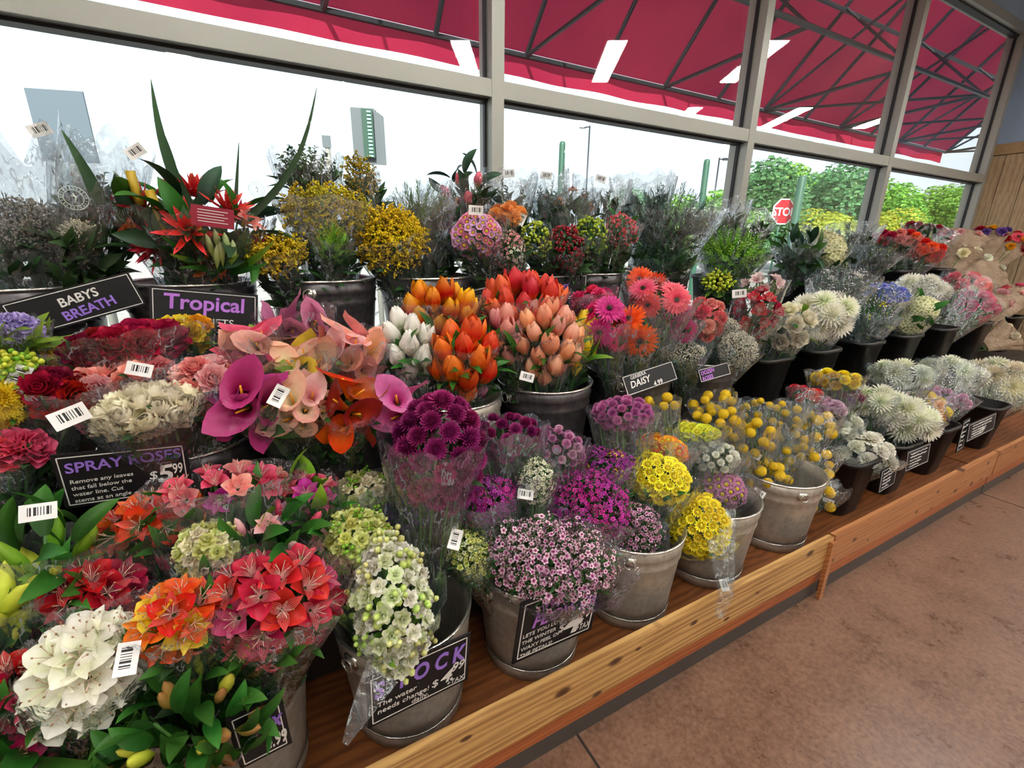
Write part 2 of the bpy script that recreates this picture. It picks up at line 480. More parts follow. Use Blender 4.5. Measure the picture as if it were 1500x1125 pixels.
def h_billy(g, a, b, c):
    g.ball((0, 0, .016), .0165, 20, 14, 0, .05, .0155)
    for k in range(170):
        th = math.acos(1-2*(k+.5)/170); q = k*2.39996; d = V3((sin(th)*cos(q), sin(th)*sin(q), cos(th)))
        g.ball(d*.0162+V3((0, 0, .016)), .0017, 4, 2, 0)
    t = ('billy')
    if t not in MC:
        n = NT('billy_button_yellow'); nz = n.noise(900, 3)
        n.prin(n.ramp(nz, [(.35, srgb('#c99c08')), (.6, srgb('#f2d01c'))]), .7, normal=n.bump(nz, .8, .001)); MC[t] = n.m
    return [MC[t]]
def h_wax(g, a, b, c, eye='#8c1f58', n=16, R=.04):
    """a branching sprig of small five-petalled blossoms"""
    for k in range(n):
        f = (k+.5)/n; th = math.acos(1-.9*f); q = k*2.4+random.uniform(-.4, .4)
        d = V3((sin(th)*cos(q), sin(th)*sin(q), cos(th))); p = d*R*random.uniform(.75, 1.05)
        M = Matrix.Translation(p) @ rot_to((d+V3((random.uniform(-.5, .5), random.uniform(-.5, .5), random.uniform(-.2, .5)))), random.uniform(0, 6))
        g.tube([p*.15, p], .0007, 3, 2, False)
        s = random.uniform(.75, 1.15)
        if random.random() < .22:
            g.ball(p, .0028, 6, 4, 0); continue
        for j in range(5):
            g.petal(2*pi*j/5, .0062*s, .0068*s, 25, -5, r0=.0018, nv=2, nu=2, M=M, pw=(.6, .4), tip=1.6, cup=.3)
        g.ball(M @ V3((0, 0, .0006)), .0022, 6, 3, 1)
    for k in range(10):
        M = Matrix.Translation(V3((random.uniform(-.02, .02), random.uniform(-.02, .02), random.uniform(.005, .03))))
        g.petal(random.uniform(0, 6.3), .03, .0025, random.uniform(0, 80), 40, nv=2, nu=1, mi=2, M=M)
    return [petal(a, b, c, .45, .25), flat('wax_eye_'+eye, eye, .5), M_LEAF]
def h_waxm(g, a, b, c): return h_wax(g, a, b, c, '#c94ea0', 20, .034)
def h_waxw(g, a, b, c): return h_wax(g, a, b, c, '#a9b04a', 16, .036)
def h_breath(g, a, b, c):
    for k in range(46):
        d = V3((random.gauss(0, 1), random.gauss(0, 1), abs(random.gauss(0, 1))+.2)).normalized(); p = d*random.uniform(.5, 1)*.034
        if k % 2: g.tube([p*.1, p], .0004, 3, 1, False)
        g.ball(p, random.uniform(.0018, .0032), 5, 3, 0, .2)
    return [petal(a, b, c, .6, .25), M_LEAFG]
def h_golden(g, a, b, c):
    """a plume of tiny yellow florets along arching branchlets"""
    for k in range(9):
        q = k*2.4; e = V3((cos(q)*.035, sin(q)*.035, .03+.05*(k/9)))
        pth = [V3((0, 0, .008*k*.6)), V3((e.x*.5, e.y*.5, e.z*.8+.012)), e]
        g.tube(pth, .0007, 3, 1, False)
        for j in range(11):
            v = .25+.75*j/10; p = pth[0]*(1-v)**2+pth[1]*2*v*(1-v)+pth[2]*v*v
            g.ball(p+V3((random.uniform(-.004, .004), random.uniform(-.004, .004), random.uniform(0, .006))), random.uniform(.0024, .0042), 5, 3, 0, .3)
    return [petal(a, b, c, .6, .2), M_STEM]
def h_stock(g, a, b, c):
    for lay, (cnt, L, W, a0, a1) in enumerate([(4, .012, .013, 70, 85), (5, .016, .017, 45, 40), (6, .017, .018, 10, -15)]):
        for k in range(cnt):
            g.petal(2*pi*(k+.5*lay)/cnt+random.uniform(-.2, .2), L, W, a0, a1, r0=.002, cup=random.uniform(-.3, .6), ruf=.0034, nv=3, nu=5, pw=(.55, .4), tip=1.9)
    g.ball((0, 0, -.004), .004, 6, 4, 1, 0, .007)
    return [petal(a, b, c, .5, .35), M_LEAFY]
def h_stockbud(g, a, b, c):
    for k in range(6):
        q = k*2.4; g.ball((.010*cos(q)*(1-k*.1), .010*sin(q)*(1-k*.1), .004*k), .0055-.0004*k, 6, 4, 0, .1)
    return [petal(a, b, c, .5, .2)]
def h_alstro(g, a, b, c):
    stripe = {'#e8a020': '#f2c04a', '#b8c87a': '#e6e4b4', '#ccd4a4': '#ece8c0', '#c89a08': '#f4e080'}.get(a, '#eeb4b4')
    for k in range(6):
        inner = k % 2
        if inner: g.petal(2*pi*k/6, .045, .017, 70, 32+random.uniform(-10, 10), r0=.003, cup=.5, nv=5, nu=3, mi=1, pw=(1., .7))
        else: g.petal(2*pi*k/6, .044, .037, 66, 22+random.uniform(-22, 20), r0=.003, cup=.45, ruf=.0012, nv=6, nu=5, pw=(1.05, .6), tip=1.2)
    for k in range(5):
        q = k*1.3; g.tube([(0, 0, .01), (.006*cos(q), .006*sin(q), .03), (.012*cos(q), .012*sin(q), .040)], .0007, 3, 2, False)
        g.ball((.012*cos(q), .012*sin(q), .041), .0018, 4, 3, 3)
    g.lathe([(.001, -.02), (.004, -.008), (.0045, .002)], 6, 4)
    return [petal(a, b, c, .38, .3), petal(stripe, b, c, .38, .3, vein=.8), flat('stamen_pale', '#ecd0c0', .5), flat('anther', '#a88a60', .6), M_STEM]
def h_alstrobud(g, a, b, c):
    g.lathe([(.0006, -.018), (.003, -.01), (.0075, .002), (.0085, .014), (.006, .028), (.0008, .037)], 8, 0)
    return [petal(a, b, c, .4, .15)]
def h_lilybud(g, a, b, c):
    g.lathe([(.001, -.02), (.005, -.005), (.012, .02), (.0135, .045), (.010, .07), (.001, .088)], 6, 0)
    return [petal(a, b, c, .4, .2)]
def h_lily(g, a, b, c):
    for k in range(6):
        g.petal(2*pi*k/6, .075, .026 if k % 2 else .034, 70, -5, r0=.003, cup=.3, nv=6, nu=4, pw=(1., .7), tip=.5)
    g.tube([(0, 0, .01), (0, .002, .05)], .0016, 5, 1)
    return [petal(a, b, c, .4, .3), M_LEAFY]
def h_hydrangea(g, a, b, c):
    n = 95; R = .06
    for k in range(n):
        f = (k+.5)/n; th = math.acos(1-1.55*f); q = k*2.39996
        d = V3((sin(th)*cos(q), sin(th)*sin(q), cos(th))); s = random.uniform(.9, 1.2)
        M = Matrix.Translation(V3((0, 0, R*.7))+d*R*random.uniform(.93, 1.03)) @ rot_to(d+V3((random.uniform(-.3, .3),)*3), random.uniform(0, 6))
        for j in range(4):
            g.petal(2*pi*j/4, .010*s, .0125*s, 12, -5, r0=.0008, nv=2, nu=2, M=M, pw=(.6, .4), tip=1.5, cup=.25, ruf=.0006)
    g.ball((0, 0, R*.7), R*.9, 10, 7, 1)
    return [petal(a, b, c, .55, .3), petal(a, a, a, .6, .1)]
def h_calla(g, a, b, c):
    nu, nv = 15, 9; pts = []; uv = []
    for j in range(nv):
        v = j/(nv-1)
        for i in range(nu):
            u = i/(nu-1); q = -pi*1.12+2*pi*1.12*u
            front = (.5+.5*cos(q))            # q = 0: the long tip
            r = .006+.006*v+.026*v**2.2
            zz = .085*v*(.62+.5*front)+(.012*v**3 if front > .97 else 0)
            out = .018*v**3*front
            r2 = r*(1+.12*abs(u-.5)*2*v)
            pts.append(V3((r2*cos(q)+out, r2*sin(q), zz-.02*v**4*(1-front)))); uv.append((u, v))
    g.grid(pts, uv, nu, nv, 0)
    g.tube([(0, 0, .012), (.002, 0, .058)], [.0035, .0022], 6, 1)
    g.tube([(0, 0, -.06), (0, 0, .004)], [.005, .007], 6, 2)
    return [petal(a, b, c, .3, .25), flat('spadix_yellow', '#f0a020', .6), M_STEM]
def h_berries(g, a, b, c):
    for k in range(13):
        d = V3((random.gauss(0, 1), random.gauss(0, 1), abs(random.gauss(0, .8))+.3)).normalized(); p = d*random.uniform(.016, .028)
        g.tube([(0, 0, 0), p], .0008, 3, 1, False); g.ball(p, .0062, 9, 6, 0, 0, .0072)
        g.petal(random.uniform(0, 6), .007, .004, 30, 10, off=tuple(p*.8), nv=2, nu=2, mi=1)
    for k in range(3): g.petal(k*2.1, .04, .016, 20, -10, z0=.005, nv=4, nu=2, mi=2, cup=.3)
    return [flat('berry_'+b, b, .18, var=.25, scale=80), M_STEM, M_LEAFD]
def h_spray(g, a, b, c):
    """a twig of small leaves"""
    g.tube([(0, 0, -.03), (.004, 0, .03), (0, .004, .085)], .001, 3, 1, False)
    for k in range(20):
        f = k/19; g.petal(k*2.4, .021-.006*f, .010, 60-30*f, 15, r0=.001, z0=-.02+.1*f, cup=.3, nv=3, nu=2, pw=(.8, .7))
    return [petal(a, b, c, .55, .25), M_STEM]
def h_needle(g, a, b, c):
    g.tube([(0, 0, -.03), (.003, 0, .04), (0, .004, .11)], .001, 3, 0, False)
    for k in range(44):
        f = k/43; g.petal(k*2.4, .030-.012*f, .0022, 55, 35+20*f, r0=.001, z0=-.02+.12*f, nv=2, nu=1, pw=(.8, .7))
    return [petal(a, b, c, .55, .2)]
def h_star(g, a, b, c):
    """tropical ginger: long narrow bracts"""
    for lay in range(3):
        for k in range(7):
            g.petal(2*pi*(k+.5*lay)/7, .085-.018*lay, .016, 15+22*lay, 30+25*lay, r0=.004, z0=.008*lay, cup=.5, nv=5, nu=2, pw=(.8, .7), tip=.3)
    return [petal(a, b, c, .35, .2)]
def h_leaf(g, a, b, c):
    g.petal(0, .11, .040, 70, 25, r0=.002, cup=.35, nv=7, nu=4, pw=(.9, .8), tip=.3)
    return [petal(a, b, c, .4, .2)]
HEADS = dict(tulip=h_tulip, rose=h_rose, rosebud=h_rosebud, gerbera=h_gerbera, pompon=h_pompon, mum=h_mum, carnation=h_carnation, button=h_button,
             billy=h_billy, wax=h_wax, waxm=h_waxm, waxw=h_waxw, breath=h_breath, golden=h_golden, stock=h_stock, stockbud=h_stockbud, alstro=h_alstro,
             alstrobud=h_alstrobud, lilybud=h_lilybud, lily=h_lily, hydrangea=h_hydrangea, calla=h_calla, berries=h_berries, spray=h_spray,
             needle=h_needle, star=h_star, leaf=h_leaf)
PNAME = dict(tulip='tulip', rose='rose', rosebud='rose_bud', gerbera='gerbera_daisy', pompon='pompon_flower', mum='chrysanthemum', carnation='carnation', button='button_flower',
             billy='billy_button', wax='wax_flower_sprig', waxm='wax_flower_sprig', waxw='wax_flower_sprig', breath='tiny_blossom_sprig', golden='goldenrod_plume', stock='stock_floret',
             stockbud='green_bud_cluster', alstro='alstroemeria_flower', alstrobud='closed_bud', lilybud='lily_bud', lily='lily_flower', hydrangea='hydrangea_head', calla='calla_lily',
             berries='berry_cluster', spray='leafy_sprig', needle='feathery_sprig', star='red_ginger_flower', leaf='green_leaf')

# ------------------------------------------------------------------ bouquets
BUCKETS = {}
ALLB = []
def leaves_mesh(C, P0, A, u, v, ru, rv, rw, n, L, W, mat, r2=.78):
    g = Geo(); LL = (C-P0).length
    for k in range(n):
        d = V3((random.gauss(0, 1), random.gauss(0, 1), random.gauss(0, .8))).normalized()
        q = random.uniform(.3, r2)
        p = C+u*d.x*ru*q+v*d.y*rv*q+A*(d.z*rw*q-rw*.2-L*.5)
        out = ((p-P0).normalized()*.6+(u*d.x+v*d.y+A*.5)*.8).normalized()
        M = Matrix.Translation(p) @ rot_to(out, random.uniform(0, 6.3))
        s = random.uniform(.7, 1.2)
        g.petal(0, L*s, W*s, 85, random.uniform(20, 60), cup=.35, nv=4, nu=2, M=M, pw=(.85, .8), tip=.3)
    # leaves left on the stems below the blossoms
    top = P0.z > .8
    for k in range(110 if top else 34):
        t = random.uniform(.5, 1.0); q = random.uniform(0, 6.3); rr = random.uniform(.35, .85)*t**1.3
        p = P0+A*LL*t*.93+u*cos(q)*ru*rr+v*sin(q)*rv*rr
        out = (A*.9+u*cos(q)*.7+v*sin(q)*.7).normalized()
        s = random.uniform(.6, 1.2)
        M = Matrix.Translation(p) @ rot_to(out, random.uniform(0, 6.3))
        g.petal(0, (min(L, .06)+(.02 if top else 0))*s, (min(max(W, .012), .022)+(.008 if top else 0))*s, 85, random.uniform(20, 70), cup=.35, nv=3, nu=2, mi=1, M=M, pw=(.85, .8), tip=.3)
    return g.mesh('foliage', [mat, M_LEAFD])

def label_mesh(w=.045, h=.028):
    g = Geo(); pts = []; uv = []
    for j in range(2):
        for i in range(6):
            u = i/5; pts.append(V3(((u-.5)*w, .004*sin(u*pi), (j-.5)*h))); uv.append((u, j))
    g.grid(pts, uv, 6, 2); b = len(g.v)
    return g.mesh('barcode_label', [M_LABEL])
LABEL_ME = label_mesh()

def sleeve(P0, C, A, u, v, ru, rv, rw, ext=.55, mat=None, seed=0, n=44, flare=1.08, t0=0.12):
    g = Geo(); L = (C-P0).length; pts = []; uv = []
    S = 13
    for j in range(S+1):
        s = j/S
        for i in range(n):
            q = 2*pi*i/n
            e = ext*rw*(1+.45*noise.noise(V3((cos(q)*1.6, sin(q)*1.6, seed)))+.16*sin(q*9+seed))
            top = L+e
            h = L*t0+(top-L*t0)*s
            f = min(1, h/(L+.001))
            k = (.16+.84*f**1.5)
            if h > L: k = 1+(flare-1)*(h-L)/max(.001, e)
            fold = 1+(.030*sin(q*7+seed*3)+.035*noise.noise(V3((cos(q)*4, sin(q)*4, seed+s*1.3)))+.02*sin(q*17+seed+s*3))*(.5+s)
            k *= fold*1.04
            pts.append(P0+A*h+u*cos(q)*ru*k+v*sin(q)*rv*k); uv.append((i/n, s))
    g.grid(pts, uv, n, S+1, 0, True)
    return g.mesh('cellophane_sleeve', [mat or M_CELLO])

def bouquet(name, label, px, py, Y, rx, ry, bucket, heads, foliage=(26, .07, .022, None), sleeve_on=1, tag=None, group=None, ext=.5,
            cover=-.25, scale=1., wrap=None, dz=1., spread=1., up=0., stems=8):
    """heads = list of (kind, colours, count, scale). px, py, Y: centre of the bouquet's flower dome; rx, ry its half size in photo pixels"""
    C = at(px, py, Y); dp = depth(C)
    ray_d = (C-CAM).normalized(); ct = ray_d.dot(fwd)
    ru = rx*dp/FPX*(ct**.6); rw = ry*dp/FPX*(ct**.6)
    bx, by, bz, br = BUCKETS[bucket]
    side = V3((C.x-bx, C.y-by, 0))
    P0 = V3((bx, by, bz+.03))
    if side.length > 0:
        P0 += side.normalized()*min(side.length*.35, br*.45)
    A = (C-P0).normalized()
    if up: A = (A+V3((0, 0, up))).normalized()
    toc = (CAM-C).normalized()
    u = A.cross(toc).normalized()*-1
    if u.dot(rgt) < 0: u = -u
    v = u.cross(A)*-1
    if v.dot(toc) < 0: v = -v
    rv = (ru+rw)*.5*.85*dz
    ca = abs(A.dot(toc)); sa = sqrt(max(0, 1-ca*ca)); K = sqrt((rw*sa)**2+(rv*ca)**2)
    k = min(1.6, rw/max(K, .001)); rw *= k; rv = min(rv*k, max(ru, rw)*1.15)
    r = root(name, P0, label, 'bouquet', group or name.replace('_', ' ')+'s in the flower display')
    cnt = 0
    pts = []
    for (kind, cols, n, sc) in heads:
        if isinstance(cols[0], str): cols = [cols]
        offs = random.uniform(0, 6)
        def cand(tot):
            o = []
            for k in range(tot):
                f = (k+.5)/tot; z = 1-2*f; q = k*2.39996+offs
                s = sqrt(max(0, 1-z*z)); d = V3((s*cos(q), s*sin(q), z))
                nn = (u*d.x/ru+v*d.y/rv+A*d.z/rw).normalized()
                if max(nn.dot(A)-.15, nn.dot(toc)-.02) < cover+.12*sin(k*7.3): continue
                o.append((d, nn))
            return o
        tot = n
        while tot < n*5 and len(cand(tot)) < n: tot += max(1, n//12)
        for d, nn in cand(tot)[:n]:
            if cnt >= 98: break
            dw = u*d.x*ru+v*d.y*rv+A*d.z*rw
            rr = random.uniform(.9, 1.02) if spread == 1 else random.uniform(1-spread*.5, 1.03)
            cc = random.choice(cols); me = head(kind, *cc, var=random.randrange(3))
            S = sc*random.uniform(.88, 1.12)
            hl = {'tulip': .05, 'rosebud': .03, 'rose': .02, 'calla': .06, 'golden': .06, 'needle': .1, 'spray': .07, 'lilybud': .06, 'alstro': .03, 'hydrangea': .08, 'wax': .035, 'waxm': .03, 'waxw': .03, 'breath': .03}.get(kind, .015)*S
            od = (nn*.85+A*.4+V3((random.uniform(-.15, .15), random.uniform(-.15, .15), random.uniform(-.1, .15)))).normalized()
            if kind in ('gerbera', 'alstro', 'button', 'hydrangea', 'rose', 'pompon', 'mum'): od = (nn*.9+toc*.45+A*.25).normalized()
            if kind == 'tulip': od = (nn*.45+A*.5+V3((0, 0, .6))).normalized()
            p = C+dw*rr-od*hl
            M = Matrix.Translation(p) @ rot_to(od, random.uniform(0, 6.3)) @ Matrix.Scale(S, 4)
            part(r, PNAME[kind], me, M)
            pts.append(p); cnt += 1
    # stems
    g = Geo(); random.shuffle(pts)
    for p in pts[:stems]:
        b = P0+V3((random.uniform(-.015, .015), random.uniform(-.015, .015), random.uniform(-.01, .01)))
        mid = b*.45+p*.55+(A*.02)
        g.tube([b, mid, p], .0026, 5)
    if g.v: part(r, 'stems', g.mesh('stems', [M_STEM]))
    if foliage and not wrap:
        fm = foliage[3] or M_LEAF
        part(r, 'foliage', leaves_mesh(C, P0, A, u, v, ru, rv, rw, foliage[0], foliage[1], foliage[2], fm))
    if sleeve_on:
        mt = {1: M_CELLO, 2: M_CELLO_H}[sleeve_on]
        part(r, 'cellophane_sleeve', sleeve(P0, C, A, u, v, ru*1.06+.006, rv*1.06+.006, rw, ext, mt, random.uniform(0, 50)))
    if wrap:
        part(r, 'kraft_paper_wrap', sleeve(P0, C, A, u, v, ru*.95, rv*.75, rw, ext, wrap, random.uniform(0, 50), flare=1.1, t0=.45))
    if tag:
        tx, ty, ang = tag[:3]; sz = tag[3] if len(tag) > 3 else 1.
        # the label sticks to the film on the side towards the shopper
        P = at(tx, ty, (C-toc*-1*0).y); P = CAM+(P-CAM)*(1-(max(ru, rv)*1.12)*(tag[4] if len(tag) > 4 else 1)/(P-CAM).length)
        nrm = (CAM-P).normalized()
        x = rgt*cos(radians(ang))+upv*sin(radians(ang)); x = (x-nrm*x.dot(nrm)).normalized(); z = nrm.cross(x)*-1
        if z.dot(upv) < 0: z = -z
        y = z.cross(x)
        Mx = Matrix((x, y, z)).transposed().to_4x4(); Mx.translation = P
        part(r, 'barcode_label', LABEL_ME, Mx @ Matrix.Scale(sz, 4), label='white barcode label')
    ALLB.append((label, C, ru, rw))
    return r
# ------------------------------------------------------------------ the room
XL, XR, YB, DW, ZC = -3.6, 5.78, -5.5, 1.87, 3.45
FLOOR_X1 = 9.5
M_CEDAR = mat_wood('cedar_shelf', '#945a30', '#5e3018', (.4, 9, 9), knots=False)
M_PINE = mat_wood('pine_board', '#d2a768', '#7e4c20', (.2, 5, 11), rough=.42, dist=1.2)
M_PINE2 = mat_wood('pine_board_reddish', '#c08452', '#92572f', (.2, 5, 11), rough=.4, dist=1.2)
M_ORANGE = mat_wood('cedar_skirt', '#b4693b', '#8a4520', (.4, 4, 12), knots=False)
M_KICK = flat('grey_metal_kick', '#4a4643', .45, .2, var=.12, scale=4)
M_PLANK = mat_wood('pale_plank', '#b39a78', '#8f7354', (3, 9, .5), knots=False, rough=.6, kz=6., ky=190.)
M_PAINT = flat('blue_grey_paint', '#8b9db5', .7, var=.04, scale=3)
M_WALL = flat('cream_wall_paint', '#c9c0b0', .8)
M_CEIL = flat('white_ceiling_paint', '#d8d8d4', .9)

boxobj('floor', ((XL+FLOOR_X1)/2, (YB+DW)/2, -.05), (FLOOR_X1-XL, DW-YB, .1), mat_concrete(), kind='structure')
g = Geo()
for x in (.615, 3.375, 6.1, -2.1): g.box((x, (YB+.72)/2, .0006), (.007, .72-YB, .0012))
for y in (-1.9, -4.4): g.box(((XL+XR)/2, y, .0006), (XR-XL, .007, .0012))
solo('trim_1', g.mesh('floor_joints', [flat('joint_filler', '#2a211c', .8)], False), kind='structure')
boxobj('ceiling', ((XL+FLOOR_X1)/2, (YB+DW)/2, ZC+.05), (FLOOR_X1-XL, DW-YB, .1), M_CEIL, kind='structure')
boxobj('wall_left', (XL-.05, (YB+DW)/2, ZC/2), (.1, DW-YB, ZC), M_WALL, kind='structure')
boxobj('wall_back', ((XL+FLOOR_X1)/2, YB-.05, ZC/2), (FLOOR_X1-XL, .1, ZC), M_WALL, kind='structure')
boxobj('wall_far_right', (FLOOR_X1+.05, (YB+DW)/2, ZC/2), (.1, DW-YB, ZC), M_WALL, kind='structure')
# short return wall at the right end of the window: planks with a cap, painted above
boxobj('wall_right', (XR+.3, (1.05+DW)/2, ZC/2), (.6, DW-1.05, ZC), M_PAINT, kind='structure')
g = Geo(); y = 1.045; k = 0
while y < DW-.02:
    w = min(.145, DW-.012-y); g.box((XR-.011, y+w/2, 1.03), (.022, w-.004, 2.06)); y += .145; k += 1
solo('trim_2', g.mesh('plank_panel', [M_PLANK], False), kind='structure')
boxobj('trim_3', (XR-.02, (1.045+DW-.012)/2, 2.105), (.04, DW-1.057, .085), mat_wood('plank_cap', '#a98a62', '#86683f', (3, .6, 8), knots=False), kind='structure')
# window wall: low sill wall and header
boxobj('wall_front', ((XL+XR)/2, DW+.06, .225), (XR-XL, .16, .45), M_PAINT, kind='structure')
boxobj('wall_front_header', ((XL+XR)/2, DW+.06, 3.225), (XR-XL, .16, .45), M_PAINT, kind='structure')

# window frames
MULX = [-3.75, -2.20, -.665, .935, 2.505, 4.045, 5.69]
ZT = 1.872; ZS, ZH = .45, 3.0
FR = .054; FD = .115
for i in range(len(MULX)-1):
    a, b = MULX[i], MULX[i+1]
    if b < XL: continue
    a = max(a, XL+.03)
    r = root('window_%d' % (i+1), ((a+b)/2, DW, ZS), None, None); del r['label'], r['category']; r['kind'] = 'structure'
    fr = Geo(); gk = Geo()
    w = b-a
    cx = (a+b)/2
    # right upright, transom, sill and head rails of this bay
    fr.box((b, DW+.03, (ZS+ZH)/2), (FR, FD, ZH-ZS))
    for z in (ZS+.03, ZT, ZH-.03): fr.box((cx, DW+.03, z), (w-FR, FD-.004, .060))
    for z0, z1 in ((ZS+.06, ZT-.03), (ZT+.03, ZH-.06)):
        for xx in (a+FR/2+.004, b-FR/2-.004): gk.box((xx, DW+.030, (z0+z1)/2), (.010, .018, z1-z0))
        gk.box((cx, DW+.035, z1-.005), (w-FR, .05, .010)); gk.box((cx, DW+.035, z0+.004), (w-FR, .03, .007))
    fo = part(r, 'window_frame', fr.mesh('window_frame', [M_ALU], False))
    part(fo, 'gasket', gk.mesh('gasket', [M_GASKET], False))
    for z0, z1 in ((ZS+.06, ZT-.03), (ZT+.03, ZH-.06)):
        gg = Geo(); gg.box((cx, DW+.035, (z0+z1)/2), (w-FR-.004, .008, z1-z0))
        part(r, 'pane', gg.mesh('pane', [M_GLASS], False))
boxobj('window_sill', ((XL+XR)/2, DW-.005, ZS+.012), (XR-XL-.05, .09, .024), M_ALU, kind='structure')

# ------------------------------------------------------------------ ceiling lamps (rows run at an angle to the window)
LMESH = None
dirL = V3((-.51, .86, 0)).normalized(); perp = V3((.86, .51, 0)).normalized()
ang = math.atan2(dirL.y, dirL.x)
E_L = NT('fluorescent_tube_light')
em = E_L.n('ShaderNodeEmission'); em.inputs[0].default_value = (1, .965, .90, 1); em.inputs[1].default_value = LAMP_E
E_L.l(em.outputs[0], E_L.out.inputs[0])
g1 = Geo(); g1.box((0, 0, .03), (1.0, .17, .04))
hous = g1.mesh('housing', [flat('white_enamel', '#e8e8e6', .4)], False)
g2 = Geo(); g2.box((0, 0, .004), (.98, .15, .010)); diff = g2.mesh('diffuser', [E_L.m], False)
g3 = Geo()
for sx in (-.4, .4): g3.tube([(sx, 0, .05), (sx, 0, ZC-2.85)], .003, 5)
rods = g3.mesh('hanger', [M_ALU])
base = V3((3.32-.25, -.04, 2.85))
nl = 0
for i in range(-4, 4):
    for j in range(-4, 2):
        p = base+perp*(1.28*i)+dirL*(1.9*j)
        if i in (0, 1, 2) and j == 1: continue
        if not (XL+.7 < p.x < 8.6 and YB+.7 < p.y < 1.2): continue
        if p.x > 4.9 and p.y > .6: continue
        r = root('ceiling_lamp', p, 'white linear fluorescent lamp hanging below the ceiling', 'ceiling lamp', 'linear lamps under the ceiling')
        Mx = Matrix.Translation(p) @ Matrix.Rotation(ang, 4, 'Z')
        part(r, 'housing', hous, Mx); part(r, 'diffuser', diff, Mx); part(r, 'hanger', rods, Mx)

# ------------------------------------------------------------------ tiered flower display
def unit(name, x0, x1, label, bm, zl):
    r = root(name, ((x0+x1)/2, .72, 0), label, 'shelf', 'wooden display units under the window')
    g = Geo(); g.box(((x0+x1)/2, 1.08, .135), (x1-x0-.004, .70, .03)); part(r, 'bottom_shelf', g.mesh('bottom_shelf', [M_CEDAR], False))
    g = Geo(); g.box(((x0+x1)/2, .711, .1975), (x1-x0-.005, .022, .135)); part(r, 'front_board', g.mesh('front_board', [bm], False), label='knotty pale pine front board')
    g = Geo(); g.box(((x0+x1)/2, .722, .098), (x1-x0-.004, .020, .064)); part(r, 'lower_strip', g.mesh('lower_strip', [M_ORANGE], False), label='reddish cedar strip')
    g = Geo(); g.box(((x0+x1)/2, .728, .033), (x1-x0-.003, .024, .066)); part(r, 'kick_plate', g.mesh('kick_plate', [M_KICK], False), label='dark grey metal kick plate')
    g = Geo(); g.box(((x0+x1)/2, 1.275, .53), (x1-x0-.004, .36, .03)); g.box(((x0+x1)/2, 1.10, .33), (x1-x0-.004, .016, .40))
    part(r, 'middle_shelf', g.mesh('middle_shelf', [flat('dark_stained_wood', '#2b211b', .55, var=.2, scale=9)], False), label='dark stained middle step')
    g = Geo(); g.box(((x0+x1)/2, 1.60, .865), (x1-x0-.004, .33, .03)); g.box(((x0+x1)/2, 1.445, .69), (x1-x0-.004, .016, .33))
    part(r, 'top_shelf', g.mesh('top_shelf', [MC[('f', 'dark_stained_wood')]], False), label='dark stained top step')
    for xx in (x0+.02, x1-.02):
        g = Geo(); g.box((xx, 1.74, .425), (.03, .03, .85)); part(r, 'leg', g.mesh('leg', [MC[('f', 'dark_stained_wood')]], False))
    return r
unit('display_shelf', -1.35, 1.765, 'long stepped display unit with pale knotty pine lip nearest the shopper', M_PINE, 0)
unit('display_shelf', 1.775, 3.345, 'stepped display unit with reddish pine lip beyond the short corner post', M_PINE2, 0)
unit('display_shelf', 3.355, 5.72, 'farthest stepped display unit reaching the plank wall', M_PINE2, 0)
g = Geo(); g.box((1.745, .693, .128), (.024, .014, .252))
solo('corner_post', g.mesh('corner_post', [M_PINE2], False), label='short upright pine batten covering the joint between the two front boards', cat='batten')

# ------------------------------------------------------------------ buckets
def pail_meshes(rt, rb, h, steel, tag):
    g = Geo(); t = .004
    prof = [(rb*.2, .012), (rb-.002, .012), (rb, 0), (rb+.006, .001), (rb+.007, .034), (rb+.002, .038)]
    n = 7
    for k in range(n+1):
        f = k/n; r = rb+.002+(rt-rb-.002)*(.12+.88*f); z = .038+(h-.038)*f
        prof.append((r, z))
        if k == n-2 or k == n-1:
            prof.append((r+.0035, z+.006)); prof.append((r+.001, z+.012))
    prof += [(rt-.004, h), (rt-.014, h-.05), (rb+.004, .03), (.001, .02)]
    g.lathe(prof, 40, 0)
    body = g.mesh('body_'+tag, [steel])
    g = Geo(); pth = [V3((rt*cos(q), rt*sin(q), h)) for q in [2*pi*i/40 for i in range(41)]]
    g.tube(pth, .0042, 6, 0, False)
    rim = g.mesh('rim_'+tag, [M_RIM])
    g = Geo(); pth = [V3(((rb+.008)*cos(q), (rb+.008)*sin(q), .037)) for q in [2*pi*i/40 for i in range(41)]]
    g.tube(pth, .0022, 5, 0, False); band = g.mesh('base_band_'+tag, [M_RIM])
    hs = []
    for s in (-1, 1):
        g = Geo(); c = V3((s*(rt+.006), 0, h-.035)); 
        g.box(tuple(c-V3((s*.010, 0, 0))), (.012, .035, .03))
        g.tube([c+V3((0, .016*cos(q), .016*sin(q)))+V3((s*.004, 0, 0)) for q in [2*pi*i/10 for i in range(11)]], .0025, 5, 0, False)
        hs.append(g.mesh('handle_lug_'+tag, [M_RIM]))
    return body, rim, band, hs
PAIL = pail_meshes(.162, .130, .30, M_STEEL, 'light')
PAILD = pail_meshes(.162, .130, .30, M_STEEL_D, 'dark')
def pail(idx, x, y, z, label, dark=False, ang=0., group=None, band=True):
    BUCKETS[idx] = (x, y, z, .162)
    r = root('metal_bucket', (x, y, z), label, 'bucket', group)
    b, rim, bd, hs = PAILD if dark else PAIL
    M = Matrix.Translation((x, y, z)) @ Matrix.Rotation(ang, 4, 'Z')
    bo = part(r, 'body', b, M); part(bo, 'rim', rim, M)
    if band: part(bo, 'base_band', bd, M)
    for q in hs: part(r, 'handle', q, M)
    return r
